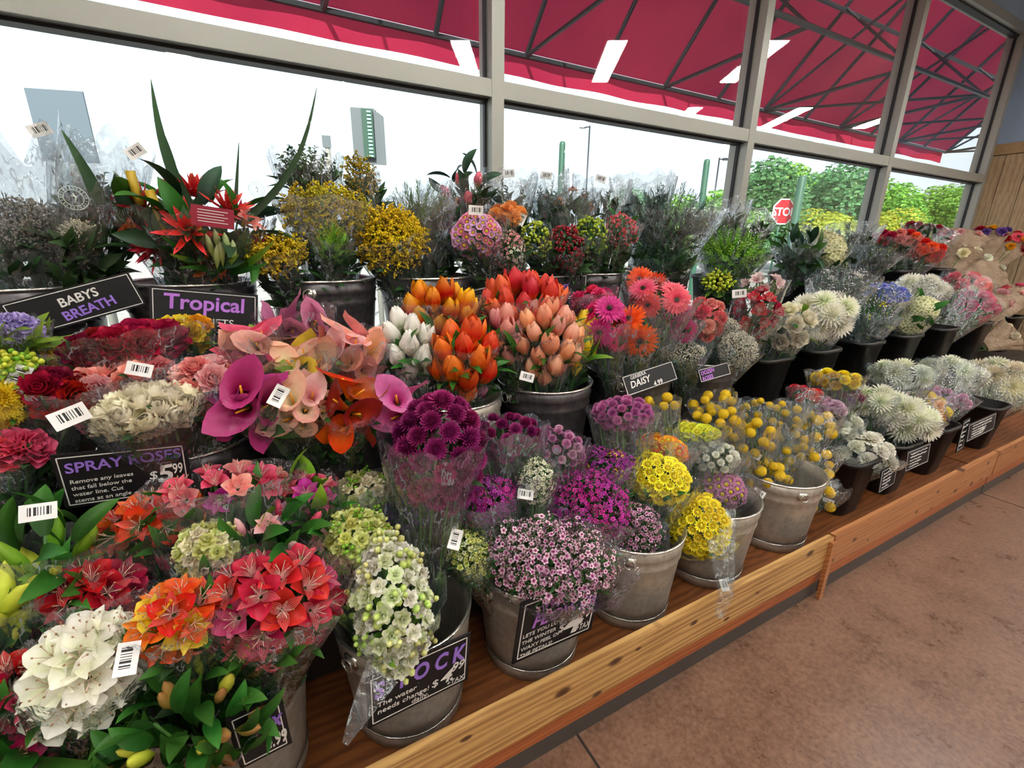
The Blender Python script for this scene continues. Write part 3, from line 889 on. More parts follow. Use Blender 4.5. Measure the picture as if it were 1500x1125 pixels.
def vase_mesh(w0, w1, h):
    g = Geo(); pts = []; uv = []
    prof = [(w0*.3, .006), (w0, 0), (w0+.001, .01), (w1, h-.02), (w1+.008, h-.018), (w1+.008, h), (w1-.004, h), (w0-.006, .02), (w0*.3, .014)]
    n = 28
    for j, (r, z) in enumerate(prof):
        for i in range(n):
            q = 2*pi*i/n; k = 1/(abs(cos(q))**5+abs(sin(q))**5)**.2
            pts.append(V3((r*k*cos(q), r*k*sin(q), z))); uv.append((i/n, j/8))
    g.grid(pts, uv, n, len(prof), 0, True)
    return g
VASE = vase_mesh(.085, .115, .27).mesh('body', [M_BLACKP])
def vase(idx, x, y, z, label, group=None, ang=0.):
    BUCKETS[idx] = (x, y, z, .10)
    o = solo('black_bucket', VASE, label, 'bucket', group, M=Matrix.Translation((x, y, z)) @ Matrix.Rotation(ang, 4, 'Z'))
    return o
ZB, ZM, ZTP = .151, .546, .881
GB, GM, GT = 'galvanized buckets along the bottom shelf', 'metal buckets on the middle step', 'dark metal buckets on the top step'
pail('B0', -.17, .93, ZB, 'galvanized bucket with alstroemeria at the left end of the bottom shelf', ang=.3, group=GB)
pail('B-', -.54, .93, ZB, 'galvanized bucket of lily buds in the bottom left corner of the photo', ang=.3, group=GB)
pail('B1', .215, .925, ZB, 'galvanized bucket holding white and yellow stock', ang=.5, group=GB)
pail('B2', .585, .925, ZB, 'galvanized bucket with pale pink wax flowers hanging over its front', ang=.2, group=GB)
pail('B3', .955, .925, ZB, 'galvanized bucket under the bright yellow button flowers, no sign on it', ang=.8, group=GB)
pail('B4', 1.33, .925, ZB, 'galvanized bucket behind the loose white tag, below the mauve buttons', ang=.9, group=GB)
pail('B5', 1.735, .93, ZB, 'galvanized bucket holding the yellow billy balls', ang=1.1, group=GB)
GV = 'square black buckets on the bottom shelf'
vase('V1', 2.21, .93, ZB, 'square black bucket under the white carnations', GV)
vase('V2', 2.60, .93, ZB, 'square black bucket under the white chrysanthemums', GV)
vase('V3', 3.03, .93, ZB, 'square black bucket under the mauve and orange bouquets', GV)
vase('V4', 3.72, .93, ZB, 'square black bucket under the big creamy chrysanthemum mass', GV)
vase('V5', 2.62, 1.02+.06, ZB, 'square black bucket in the second row of the bottom shelf', GV) if False else None
pail('M0', -.60, 1.28, ZM, 'dark metal bucket at the left edge of the middle step', True, group=GM)
pail('M1', -.20, 1.27, ZM, 'dark metal bucket holding the spray roses', True, ang=-.1, group=GM)
pail('M2', .15, 1.28, ZM, 'dark metal bucket under the calla lilies', True, ang=.4, group=GM)
pail('M3', .485, 1.28, ZM, 'metal bucket holding orange and white tulips', ang=.5, group=GM)
pail('M4', .835, 1.28, ZM, 'dark metal bucket holding peach and red tulips', True, ang=.15, group=GM)
pail('M5', 1.22, 1.28, ZM, 'dark metal bucket holding the gerbera daisies', True, ang=.7, group=GM)
pail('M6', 1.60, 1.28, ZM, 'dark metal bucket behind the lilac lettered sign', True, ang=.8, group=GM)
GV2 = 'square black buckets on the middle step'
for k, (x, lb) in enumerate([(2.02, 'square black bucket under the white rose bouquet'), (2.42, 'square black bucket under the shaggy white chrysanthemums'), (2.85, 'square black bucket under the blue flowers'),
                             (3.30, 'square black bucket under the green edged hydrangea'), (3.80, 'square black bucket under the hot pink roses'), (4.35, 'square black bucket under the paper wrapped bouquets'), (4.95, 'farthest square black bucket on the middle step')]):
    vase('N%d' % k, x, 1.28, ZM, lb, GV2)
for k, (x, lb) in enumerate([(-.52, 'dark metal bucket behind the BABYS BREATH sign'), (-.16, 'dark metal bucket behind the tropical bouquet sign'), (.19, 'dark metal bucket under the left goldenrod'),
                             (.53, 'dark metal bucket under the right goldenrod'), (.87, 'dark metal bucket under the pink carnation cluster'), (1.22, 'dark metal bucket under the berry bouquets'), (1.62, 'dark metal bucket under the grey green foliage')]):
    pail('T%d' % k, x, 1.60, ZTP, lb, True, ang=k*.6, group=GT)
GV3 = 'square black buckets on the top step'
for k, (x, lb) in enumerate([(2.10, 'square black bucket under the bright green bouquet'), (2.75, 'square black bucket under the creamy hydrangea'), (3.30, 'square black bucket under the dark green foliage'), (3.85, 'square black bucket under the red carnations'),
                             (4.45, 'square black bucket under the brown paper bouquets on the top step'), (5.15, 'farthest square black bucket on the top step')]):
    vase('U%d' % k, x, 1.60, ZTP, lb, GV3)

# ------------------------------------------------------------------ price signs
def sign(label, quad, Ys, lines, group='hand lettered black signs', w=None, strokes=None, edge='#17151c'):
    """quad: photo pixels of top-left, top-right, bottom-left; Ys: how far back each stands"""
    a, b, c = [at(p[0], p[1], y) for p, y in zip(quad, Ys)]
    x = (b-a); W = x.length; x.normalize(); d = c-a; H = (d-x*d.dot(x)).length
    zz = (-(d-x*d.dot(x))).normalized(); y = zz.cross(x)
    Mx = Matrix((x, y, zz)).transposed().to_4x4(); Mx.translation = a-zz*H   # local: x right, z up, y into the board, origin lower left
    r = root('price_sign', Mx @ V3((W/2, 0, 0)), label, 'sign', group)
    g = Geo(); g.box((W/2, .0025, H/2), (W, .004, H)); bo = part(r, 'board', g.mesh('board', [M_BLACK], False), Mx)
    g = Geo(); t = max(.0016, H*.014); i = H*.06
    for cx, cz, dx, dz_ in ((W/2, i, W-2*i, t), (W/2, H-i, W-2*i, t), (i, H/2, t, H-2*i), (W-i, H/2, t, H-2*i)): g.box((cx, -.0002, cz), (dx, .0006, dz_))
    part(bo, 'border_line', g.mesh('border_line', [M_CHALK], False), Mx)
    S = Matrix(((1, 0, 0, 0), (0, 0, -1, 0), (0, 1, 0, 0), (0, 0, 0, 1)))
    for (txt, fx, fz, size, mat, off, shear, rot) in lines:
        s = size*H
        lay = [(M_DPURPLE, .045, -.0006)] if mat in (M_PURPLE, M_LILAC) else []
        lay.append((mat, off, -.0014))
        for (mm, oo, yy) in lay:
            tg = text_geo(txt, s, oo*s, .0002, 'LEFT', shear)
            wmax = max(p.x for p in tg.v)
            if fx*W+wmax > .95*W:
                kk = (.95-fx)*W/wmax
                for p in tg.v: p.x *= kk
            G = Geo(); G.merge(tg, Matrix.Translation((fx*W, yy, fz*H)) @ Matrix.Rotation(-radians(rot), 4, 'Y') @ S)
            part(bo, 'lettering', G.mesh('lettering', [mm], False), Mx)
    if strokes:
        G = Geo()
        for (fx, fz, fw, sz) in strokes:
            x0 = fx*W; n = int(fw*W/(sz*H)*3)
            p = [V3((x0+fw*W*k/n, -.001, fz*H+sz*H*random.uniform(-.5, .5))) for k in range(n+1)]
            G.tube(p, .0012*max(.6, H/.12), 4)
        part(bo, 'chalk_writing', G.mesh('chalk_writing', [M_CHALK], False), Mx)
    return r
SG = 'hand lettered black price signs'
sign('black sign reading BABYS BREATH on the bucket at the upper left', [(-2, 446), (187, 398), (20, 500)], (1.425, 1.425, 1.425),
     [('BABYS', .38, .52, .34, M_CHALK, .02, .1, 4), ('BREATH', .36, .14, .36, M_PURPLE, .02, .0, 5)], SG)
sign('black sign with the word Tropical in lilac above BOUQUETS', [(218, 418), (378, 432), (222, 486)], (1.425, 1.425, 1.415),
     [('Tropical', .12, .55, .46, M_LILAC, .018, .05, 0), ('BOUQUETS', .16, .20, .24, M_CHALK, .0, .0, 0)], SG)
sign('black sign reading SPRAY ROSES at 5.99 below the cream rose buds', [(72, 668), (272, 648), (122, 742)], (1.06, 1.06, 1.085),
     [('SPRAY ROSES', .07, .66, .25, M_PURPLE, .012, .1, 3), ('$', .66, .36, .22, M_CHALK, 0, .2, 4), ('5', .72, .28, .46, M_CHALK, .02, .2, 4), ('.99', .84, .42, .28, M_CHALK, .01, .2, 4),
      ('Remove any leaves', .08, .46, .10, M_CHALK, 0, .1, 2), ('that fall below the', .08, .34, .10, M_CHALK, 0, .1, 2), ('water line. Cut', .08, .22, .10, M_CHALK, 0, .1, 2), ('stems at an angle', .08, .10, .10, M_CHALK, 0, .1, 2)], SG)
sign('black sign reading CASPE BUNCH half hidden behind the red and yellow tulips', [(620, 440), (716, 418), (632, 478)], (1.43, 1.43, 1.425),
     [('CASPE', .12, .50, .42, M_CHALK, .02, .1, 2), ('BUNCH', .30, .14, .28, M_CHALK, .0, .0, 2)], SG)
sign('dark violet sign under the berry bouquets on the top step', [(800, 404), (860, 402), (803, 438)], (1.43, 1.43, 1.43),
     [('BERRIES', .08, .4, .3, M_PURPLE, .0, .0, 0)], SG)
sign('black sign reading GERBERA DAISY 4.99', [(910, 552), (984, 528), (884, 594)], (1.09, 1.09, 1.06),
     [('GERBERA', .14, .72, .24, M_CHALK, .0, .1, 2), ('DAISY', .10, .32, .46, M_CHALK, .015, .2, 2), ('4.99', .52, .06, .34, M_CHALK, .01, .1, 2)], SG)
sign('black sign with two lilac words DOZEN ROSES', [(1022, 542), (1066, 530), (1002, 568)], (1.11, 1.11, 1.09),
     [('DOZEN', .06, .52, .42, M_LILAC, .02, .1, 2), ('ROSES', .06, .08, .42, M_LILAC, .02, .1, 2)], SG)
sign('black sign reading STOCK 4.99 on the bucket of white stock', [(536, 996), (690, 927), (548, 1064)], (.745, .755, .765),
     [('S  T O C K', .06, .55, .42, M_PURPLE, .03, .15, 0),
      ('$', .60, .22, .2, M_CHALK, 0, .1, 0), ('4', .68, .20, .36, M_CHALK, .01, .3, 0), ('.', .79, .2, .3, M_CHALK, .02, 0, 0), ('99', .80, .36, .24, M_CHALK, .01, .3, 0), ('+TAX', .76, .10, .13, M_CHALK, 0, .1, 0),
      ('The water', .08, .36, .13, M_CHALK, 0, .1, 0), ('needs change!', .08, .22, .13, M_CHALK, 0, .1, 0), ('daily.', .40, .10, .13, M_CHALK, 0, .1, 0)], SG)
sign('black sign reading WAX FLOWER 4.99 on the pale pink wax flower bucket', [(764, 884), (886, 838), (768, 966)], (.742, .742, .77),
     [('WAX', .22, .74, .24, M_LILAC, .03, .2, 0), ('FLOWER', .16, .52, .24, M_LILAC, .02, .2, 0), ('$', .52, .24, .18, M_CHALK, 0, 0, 0), ('4', .58, .14, .52, M_CHALK, .03, .25, 0), ('.', .73, .2, .3, M_CHALK, .03, 0, 0), ('99', .76, .32, .34, M_CHALK, .02, .25, 0),
      ('+TAX', .76, .12, .15, M_CHALK, .0, .1, 0), ('LETS YOU LOVE', .07, .40, .082, M_CHALK, .004, .1, 2), ('THE WINTER', .07, .29, .082, M_CHALK, .004, .1, 2), ('WAXY FEEL OF', .07, .18, .082, M_CHALK, .004, .1, 2), ('THE PETALS!', .07, .07, .082, M_CHALK, .004, .1, 2)], SG)
sign('black sign ending in 99 beneath the green alstroemeria leaves', [(330, 1056), (412, 1018), (352, 1128)], (.735, .74, .75),
     [('x', .72, .5, .4, M_PURPLE, .03, .3, 0), ('4.99', .52, .14, .34, M_CHALK, .02, .2, 0)], SG)
for lb, q, ys, tx in (('tilted black sign with chalk writing below the white carnations', [(1292, 690), (1316, 676), (1266, 736)], (.78, .78, .775), None),
                  ('tilted black sign with chalk writing below the white chrysanthemums', [(1330, 662), (1364, 648), (1308, 700)], (.80, .80, .79), None),
                  ('narrow tilted black sign below the mauve bouquet', [(1412, 618), (1422, 612), (1400, 664)], (.81, .82, .80), None),
                  ('black sign priced 3.99 before the big creamy chrysanthemums', [(1420, 622), (1460, 604), (1416, 648)], (.80, .80, .79), '3.99')):
    sign(lb, q, ys, ([(tx, .4, .2, .4, M_CHALK, .02, .2, 0), ('MUMS', .1, .6, .3, M_PURPLE, 0, 0, 0)][:1] if tx else []), SG,
         strokes=[(.14, .8, .7, .08), (.14, .64, .7, .08), (.14, .48, .5, .07), (.14, .34, .5, .07), (.14, .2, .4, .07)])
# ------------------------------------------------------------------ outside
M_AWN = NT('red_awning_fabric')
c = M_AWN.ramp(M_AWN.noise(1.5, 3), [(.3, srgb('#9c2446')), (.7, srgb('#b8304e'))])
pf = M_AWN.n('ShaderNodeBsdfDiffuse'); M_AWN.l(c, pf.inputs[0]); tl = M_AWN.n('ShaderNodeBsdfTranslucent'); M_AWN.l(c, tl.inputs[0])
mx = M_AWN.n('ShaderNodeMixShader'); mx.inputs[0].default_value = .5; M_AWN.l(pf.outputs[0], mx.inputs[1]); M_AWN.l(tl.outputs[0], mx.inputs[2]); M_AWN.l(mx.outputs[0], M_AWN.out.inputs[0])
M_BAR = flat('dark_steel_tube', '#343a40', .4, .4)
AX0, AX1, AY0, AY1, AZ0, AZ1 = -3.6, 8.4, 2.02, 3.2, 3.75, 2.52
aw = root('awning', ((AX0+AX1)/2, AY0, AZ1), 'red fabric awning over the window seen from below', 'awning')
g = Geo()
nx, ny = 60, 10
pts = []; uv = []
for j in range(ny+1):
    for i in range(nx+1):
        f = j/ny; x = AX0+(AX1-AX0)*i/nx; s = sin(pi*f)*.012*sin(i*1.7)
        pts.append(V3((x, AY0+(AY1-AY0)*f, AZ0+(AZ1-AZ0)*f+.02+s))); uv.append((i/nx, f))
g.grid(pts, uv, nx+1, ny+1)
pts = []; uv = []
for j in range(3):
    for i in range(121):
        x = AX0+(AX1-AX0)*i/120; pts.append(V3((x, AY1+.03+.008*sin(i*.9), AZ1+.02-.145*j/2-(.003*sin(i*.8) if j == 2 else 0)))); uv.append((i/120, j/2))
g.grid(pts, uv, 121, 3)
g.v += [V3((AX1, AY0, AZ0)), V3((AX1, AY1, AZ1)), V3((AX1, AY1, AZ1-.12)), V3((AX1, AY0, AZ1-.12))]; b = len(g.v)-4; g.uv += [(0, 0)]*4
g.f.append((b, b+1, b+2, b+3)) if False else None
part(aw, 'canopy', g.mesh('canopy', [M_AWN.m]))
def bar(p, q, r=.017, nm='frame_bar'):
    g = Geo(); g.tube([p, q], r, 6); part(aw, nm, g.mesh(nm, [M_BAR], False))
for k, (y, z) in enumerate([(AY1, AZ1), ((AY0+AY1)/2, (AZ0+AZ1)/2-.02), (AY0+.02, AZ1+.05)]): bar((AX0, y, z), (AX1, y, z))
x = -3.4; k = 0
while x <= AX1+.01:
    bar((x, AY1, AZ1), (x, AY0+.02, AZ0-.02))
    if k % 2 == 0:
        bar((x, AY1, AZ1), (x, AY0+.02, AZ1+.05), .014); bar((x, (AY0+AY1)/2, (AZ0+AZ1)/2), (x, AY0+.02, AZ1+.05), .012)
        if x > 3.5: bar((x, AY1, AZ1), (x, AY0+.02, (AZ0+AZ1)/2), .012); bar((x, AY1, AZ1), (x+1.3, AY0+.02, AZ1+.05), .012)
    x += .655; k += 1

t = NT('parking_lot'); t.prin(t.ramp(t.noise(3, 4), [(.3, srgb('#8d8d8b')), (.7, srgb('#a9a8a4'))]), .85)
boxobj('ground', (25, 102.2, -.25), (260, 200, .1), t.m, kind='structure')

# trees beyond the lot
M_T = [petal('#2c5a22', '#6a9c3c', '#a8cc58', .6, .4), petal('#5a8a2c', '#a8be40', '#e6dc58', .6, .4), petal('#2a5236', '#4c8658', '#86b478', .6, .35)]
M_BARK = flat('tree_bark', '#4a3a2c', .9, var=.3, scale=8)
def crown(seed, mat):
    random.seed(seed); g = Geo()
    lobes = [(V3((random.uniform(-1, 1)*1.3, random.uniform(-1, 1)*1.2, random.uniform(.2, 1)*2.4)), random.uniform(.8, 1.3)) for _ in range(13)]
    for c, r in lobes:
        for k in range(900):
            d = V3((random.gauss(0, 1), random.gauss(0, 1), random.gauss(0, 1))).normalized()
            p = c+d*r*random.uniform(.72, 1.05)
            s = random.uniform(.045, .11); M = Matrix.Translation(p) @ rot_to(d+V3((random.uniform(-1, 1), random.uniform(-1, 1), random.uniform(-1, 1)))*.8)
            b = len(g.v)
            for uvx, uvy in ((-1, -.5), (1, -.5), (.8, .5), (-.8, .5)): g.v.append(M @ V3((uvx*s, uvy*s, 0))); g.uv.append((random.random(), random.random()))
            g.f.append((b, b+1, b+2, b+3)); g.mi.append(0)
    return g.mesh('crown', [mat], False)
CR = [crown(11, M_T[0]), crown(12, M_T[1]), crown(13, M_T[2]), crown(14, M_T[0])]
g = Geo(); g.tube([(0, 0, -.25), (.05, .02, 1.2), (0, 0, 2.6)], [.18, .14, .08], 8); TRK = g.mesh('trunk', [M_BARK])
random.seed(3)
TL = [(17.5, 14, 0, .85, 'pale green tree seen just right of the second window upright'), (21.5, 15, 2, 1.15, 'blue green tree behind the stop sign'), (22.5, 12.2, 1, .62, 'yellow leaved bush just right of the stop sign'),
      (25.5, 13.5, 1, .8, 'tall yellow green tree right of the leaning green post'), (28.5, 16, 2, 1.3, 'dark green tree before the third window upright'), (31, 14, 1, .85, 'yellow tinged tree low before the third window upright'),
      (35.5, 16, 0, 1.3, 'light green tree in the left half of the last lower pane'), (40, 15, 0, 1.25, 'light green tree in the middle of the last lower pane'), (45.5, 15, 3, 1.35, 'light green tree at the right of the last lower pane'),
      (38, 12.5, 1, .7, 'yellow bush low in the last lower pane'), (52, 15, 2, 1.75, 'tall dark tree rising at the end of the awning'), (33, 19, 3, 1.5, 'distant green tree behind the third window upright'), (60, 17, 0, 1.9, 'farthest green tree beside the plank wall'), (18.5, 20, 2, .95, 'distant tree behind the thin lamp post')]
for x, y, k, s, lb in TL:
    r = root('tree', (x, y, -.2), lb, 'tree', 'trees beyond the parking lot')
    M = Matrix.Translation((x, y, -.2)) @ Matrix.Rotation(random.uniform(0, 6), 4, 'Z') @ Matrix.Diagonal((s*1.05, s*1.0, s, 1))
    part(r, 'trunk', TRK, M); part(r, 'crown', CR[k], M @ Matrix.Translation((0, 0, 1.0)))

# stop sign
M_STOP = flat('stop_red', '#c8202c', .4); M_WHT = flat('sign_white', '#f2f2f0', .4); M_GREEN = flat('green_painted_steel', '#2f5a48', .45)
c = at(1148, 310, 11); Rr = 19*depth(c)/FPX
r = root('stop_sign', V3((c.x, c.y, -.2)), 'red octagonal stop sign reading STOP on a green post', 'sign')
face = (CAM-c); face.z = 0; yaw = math.atan2(face.x, -face.y)+radians(38)
M = Matrix.Translation(c) @ Matrix.Rotation(yaw, 4, 'Z')
def octa(R, y, th):
    g = Geo(); b = 0
    for yy in (y, y+th):
        for k in range(8):
            q = pi/8+k*pi/4; g.v.append(V3((R*cos(q), yy, R*sin(q)))); g.uv.append((0, 0))
    g.f = [tuple(range(8)), tuple(reversed(range(8, 16)))]+[(k, (k+1) % 8, 8+(k+1) % 8, 8+k) for k in range(8)]; g.mi = [0]*len(g.f)
    return g
part(r, 'plate', octa(Rr, 0, .02).mesh('plate', [M_WHT], False), M, label='white rimmed plate')
rf = part(r, 'red_face', octa(Rr*.92, -.008, .006).mesh('red_face', [M_STOP], False), M, label='red octagonal face')
G = Geo(); G.merge(text_geo('STOP', Rr*.82, .012*Rr, .002, 'CENTER'), Matrix.Translation((0, -.012, -Rr*.29)) @ Matrix(((1, 0, 0, 0), (0, 0, -1, 0), (0, 1, 0, 0), (0, 0, 0, 1))))
part(rf, 'lettering', G.mesh('lettering', [M_WHT], False), M, label='white letters STOP')
g = Geo(); g.tube([(c.x+.02, c.y+.12, -.2), (c.x+.02, c.y+.12, c.z+Rr*.9)], .035, 8); part(r, 'post', g.mesh('post', [M_GREEN]))

def post(px, py0, Y, wpx, lb, nm='green_post'):
    c = at(px, py0, Y); w = wpx*depth(c)/FPX
    g = Geo(); g.lathe([(w/2, -.2-0), (w/2, c.z-.06), (w*.42, c.z), (.001, c.z+.02)], 12, c=(c.x, c.y, 0))
    g.v = [V3(v) for v in g.v]
    solo(nm, g.mesh(nm, [M_GREEN]), lb, 'post', 'green posts outside the window')
post(1176, 258, 10.6, 11, 'leaning looking green steel post beside the stop sign')
post(1036, 234, 9, 9, 'green steel post left of the thin lamp pole')
post(1277, 272, 10, 9, 'green steel post close to the third window upright')
post(824, 208, 9, 9, 'short green steel post in the second window')
def lamp(px, py, pyb, Y, side, lb):
    t = at(px, py, Y); k = depth(t)/FPX
    r = root('street_lamp', (t.x, t.y, -.2), lb, 'street lamp', 'street lamps on the parking lot')
    g = Geo(); g.tube([(t.x, t.y, -.2), (t.x, t.y, t.z)], [k*1.5, k*1.1], 8); part(r, 'pole', g.mesh('pole', [M_BAR]))
    d = rgt.copy(); d.z = 0; d.normalize(); a = V3((t.x, t.y, t.z-k*2)); b = a+d*side*k*7
    g = Geo(); g.tube([a, b], k*.8, 6); part(r, 'arm', g.mesh('arm', [M_BAR]))
    g = Geo(); g.box((0, 0, 0), (k*9, k*5, k*3), M=Matrix.Translation(b+d*side*k*3) @ Matrix.Rotation(-YAW, 4, 'Z')); part(r, 'lamp_head', g.mesh('lamp_head', [M_BAR], False))
lamp(864, 184, 250, 25, -1, 'tall street lamp with its head to the left, in the second window')
lamp(1054, 231, 290, 30, 1, 'thin street lamp near the second window upright')
# street name sign panels seen through the first window
def panel(px, py, Y, wpx, hpx, lb, strip=True, col='#59646a'):
    c = at(px, py, Y); k = depth(c)/FPX; W = wpx*k; H = hpx*k
    r = root('post_panel', (c.x, c.y, -.2), lb, 'sign panel')
    M = Matrix.Translation(c) @ Matrix.Rotation(-YAW*.6, 4, 'Z')
    g = Geo(); g.box((0, .02, 0), (W, .015, H)); part(r, 'plate', g.mesh('plate', [flat('plate_grey'+col, col, .5)], False), M)
    g = Geo(); g.tube([(0, .06, -.2-c.z), (0, .06, H*.3)], .04*1, 8); part(r, 'post', g.mesh('post', [M_ALU]), M)
    if strip:
        g = Geo(); g.box((0, -.02, H*.04), (W*.34, .06, H*.86)); part(r, 'green_channel', g.mesh('green_channel', [flat('dark_green_channel', '#1d4a3c', .5)], False), M, label='dark green slotted channel')
        g = Geo()
        for q in range(13): g.box((W*.06, -.056, -H*.36+q*H*.065), (W*.12, .012, H*.03))
        part(r, 'slots', g.mesh('slots', [flat('mint_slot', '#8fd0b8', .5)], False), M)
panel(540, 200, 7, 46, 74, 'grey plate with a dark green slotted channel standing outside the first window')
panel(90, 185, 6, 72, 95, 'blue grey plate outside the window behind the baby breath sleeves', False, '#5c6c78')
panel(478, 207, 8, 12, 16, 'tiny grey notice plate outside the first window', False)
# ------------------------------------------------------------------ the bouquets
random.seed(21)
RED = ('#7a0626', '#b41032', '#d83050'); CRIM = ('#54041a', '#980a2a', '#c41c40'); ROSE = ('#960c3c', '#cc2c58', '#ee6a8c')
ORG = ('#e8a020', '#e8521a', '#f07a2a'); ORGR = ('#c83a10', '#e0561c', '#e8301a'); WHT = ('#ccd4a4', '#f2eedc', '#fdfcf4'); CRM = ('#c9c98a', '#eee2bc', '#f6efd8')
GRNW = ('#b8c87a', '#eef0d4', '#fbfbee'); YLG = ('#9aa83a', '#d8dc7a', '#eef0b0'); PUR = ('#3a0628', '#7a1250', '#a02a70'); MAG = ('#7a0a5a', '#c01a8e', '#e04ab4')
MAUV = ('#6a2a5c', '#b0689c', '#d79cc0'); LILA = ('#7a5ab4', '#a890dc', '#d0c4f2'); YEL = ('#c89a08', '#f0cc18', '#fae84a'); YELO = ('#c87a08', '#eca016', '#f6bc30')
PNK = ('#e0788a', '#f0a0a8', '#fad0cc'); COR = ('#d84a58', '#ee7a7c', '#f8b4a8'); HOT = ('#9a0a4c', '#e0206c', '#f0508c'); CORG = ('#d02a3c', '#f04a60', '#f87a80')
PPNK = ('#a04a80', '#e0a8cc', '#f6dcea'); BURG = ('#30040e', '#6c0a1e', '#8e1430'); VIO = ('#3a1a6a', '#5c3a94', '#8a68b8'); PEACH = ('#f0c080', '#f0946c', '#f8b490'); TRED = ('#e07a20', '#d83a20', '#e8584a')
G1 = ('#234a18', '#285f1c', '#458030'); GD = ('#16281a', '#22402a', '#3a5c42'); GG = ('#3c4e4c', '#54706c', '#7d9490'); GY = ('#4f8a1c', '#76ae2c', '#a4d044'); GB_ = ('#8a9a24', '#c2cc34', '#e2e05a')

def bq(*a, **k): return bouquet(*a, **k)
A = 'alstroemeria_bouquet'
# --- bottom shelf, left end
bq(A, 'rose red alstroemeria bouquet in open film left of the white stock', 398, 885, .82, 98, 84, 'B0', [('alstro', [RED, ROSE, RED], 26, 1.05)], (46, .07, .022, M_LEAF))
bq(A, 'orange alstroemeria bouquet with yellow petals above the big green leaves', 262, 905, .80, 62, 58, 'B0', [('alstro', [ORG, ORGR], 15, .9), ('alstro', [YEL], 4, .9)], (30, .07, .022, M_LEAF))
bq(A, 'green leafy bouquet with closed olive buds at the bottom left front', 285, 1060, .76, 125, 95, 'B0', [('alstrobud', [('#6a7a20', '#a88a3c', '#b87a50'), GB_], 12, 1.2), ('leaf', [('#1c4216', '#24541a', '#3c702a'), ('#1f4a1a', '#2a5f20', '#487f30')], 72, .66), ('alstrobud', [('#6a7a20', '#a08a3c', '#b87a50'), GB_], 14, 1.1), ('alstro', [YEL], 2, .9)], (50, .09, .034, M_LEAF), ext=.3)
bq(A, 'white alstroemeria bouquet with a barcode label at the lower left', 128, 985, .80, 80, 92, 'B-', [('alstro', [GRNW, WHT], 24, 1.05)], (20, .07, .02, M_LEAF), tag=(186, 965, 80, 1.))
bq(A, 'dark red alstroemeria bouquet behind the white one at the left edge', 135, 868, .92, 72, 52, 'B-', [('alstro', [CRIM, RED], 16, .95)], (30, .08, .025, M_LEAF), sleeve_on=2)
bq('stock_bouquet', 'small cream stock bouquet between the orange and red alstroemerias', 305, 805, .93, 52, 52, 'B0', [('stock', [CRM, YLG], 46, .95)], (20, .06, .02, M_LEAF))
bq(A, 'orange red alstroemeria bouquet under the spray rose sign', 222, 762, 1.00, 66, 44, 'B0', [('alstro', [ORGR, ('#a8200c', '#d8401c', '#f06a30')], 13, .95)], (36, .09, .026, M_LEAF))
L = 'lily_bouquet'
bq(L, 'green lily bud bouquet in hazy film with a barcode label at the left edge', 85, 815, .98, 80, 66, 'B-', [('lilybud', [GY, GB_], 8, 1.), ('leaf', [G1], 18, .9)], (50, .10, .024, M_LEAF), sleeve_on=2, tag=(56, 750, 8, .95))
bq(L, 'yellow green lily buds at the far left edge below the hazy film', 8, 890, .90, 48, 50, 'B-', [('lilybud', [GB_], 9, 1.05)], (24, .08, .024, M_LEAF), sleeve_on=2)
bq(A, 'leafy alstroemeria bouquet with pale pink buds behind the red one', 415, 782, .95, 76, 46, 'B0', [('alstrobud', [PNK, ROSE], 8, 1.), ('leaf', [G1], 26, .75), ('alstro', [PNK], 4, .8)], (50, .08, .024, M_LEAF))
bq(A, 'magenta and salmon alstroemeria bouquet lying below the price sign', 330, 712, 1.02, 92, 34, 'B0', [('alstro', [MAG, COR, ROSE], 18, .85)], (24, .08, .022, M_LEAF), sleeve_on=2)
bq(A, 'pink alstroemeria bouquet with bright leaves beside the pale yellow stock', 445, 735, 1.0, 46, 42, 'B1', [('alstro', [MAG, ROSE, PPNK], 10, .85), ('leaf', [GY], 6, .8)], (22, .09, .026, M_LEAF))
bq(A, 'deep pink alstroemeria bouquet in the bottom left corner', 22, 1010, .80, 48, 62, 'B-', [('alstro', [HOT, CRIM], 9, .85)], (26, .08, .022, M_LEAF))
bq(L, 'green bud bouquet cut by the lower left corner', 30, 1100, .77, 60, 40, 'B-', [('leaf', [G1], 14, .9), ('alstro', [HOT], 4, .9)], (24, .08, .03, M_LEAF))
# --- stock and mums
S = 'stock_bouquet'
sb = bq(S, 'white stock bouquet in clear film leaning out over the STOCK sign', 575, 885, .80, 66, 108, 'B1', [('stock', [WHT, GRNW, ('#a8c060', '#e0eab4', '#f6f8e0')], 74, 1.0), ('stockbud', [YLG, ('#8ab83a', '#b8d860', '#dcec90')], 24, 1.7)], (36, .05, .016, M_LEAFY), ext=.12, up=.3)
bq(S, 'pale yellow green stock bouquet behind the white stock', 522, 792, .92, 56, 56, 'B1', [('stock', [YLG, ('#b0b83a', '#dce06a', '#f0f0a0')], 50, 1.), ('stockbud', [GY], 16, 1.10)], (20, .05, .016, M_LEAFY))
bq(S, 'dull cream stock bouquet under film below the orange callas', 528, 722, 1.06, 50, 38, 'B1', [('stock', [YLG, CRM], 40, .9), ('stockbud', [GY], 12, 1.10)], (20, .05, .016, M_LEAFY), sleeve_on=2)
bq('chrysanthemum_bouquet', 'dark purple pompon chrysanthemum bouquet in a clear crinkled sleeve', 642, 662, .95, 64, 88, 'B1', [('pompon', [PUR, ('#4a0632', '#8a1658', '#b03880')], 52, 0.82)], (30, .05, .02, M_LEAFD), ext=.35, up=.25)
bq('statice_bouquet', 'dark violet statice bouquet tucked under the purple pompons', 592, 748, 1.02, 42, 26, 'B1', [('waxm', [VIO], 20, .8)], (16, .05, .016, M_LEAFD), sleeve_on=2)
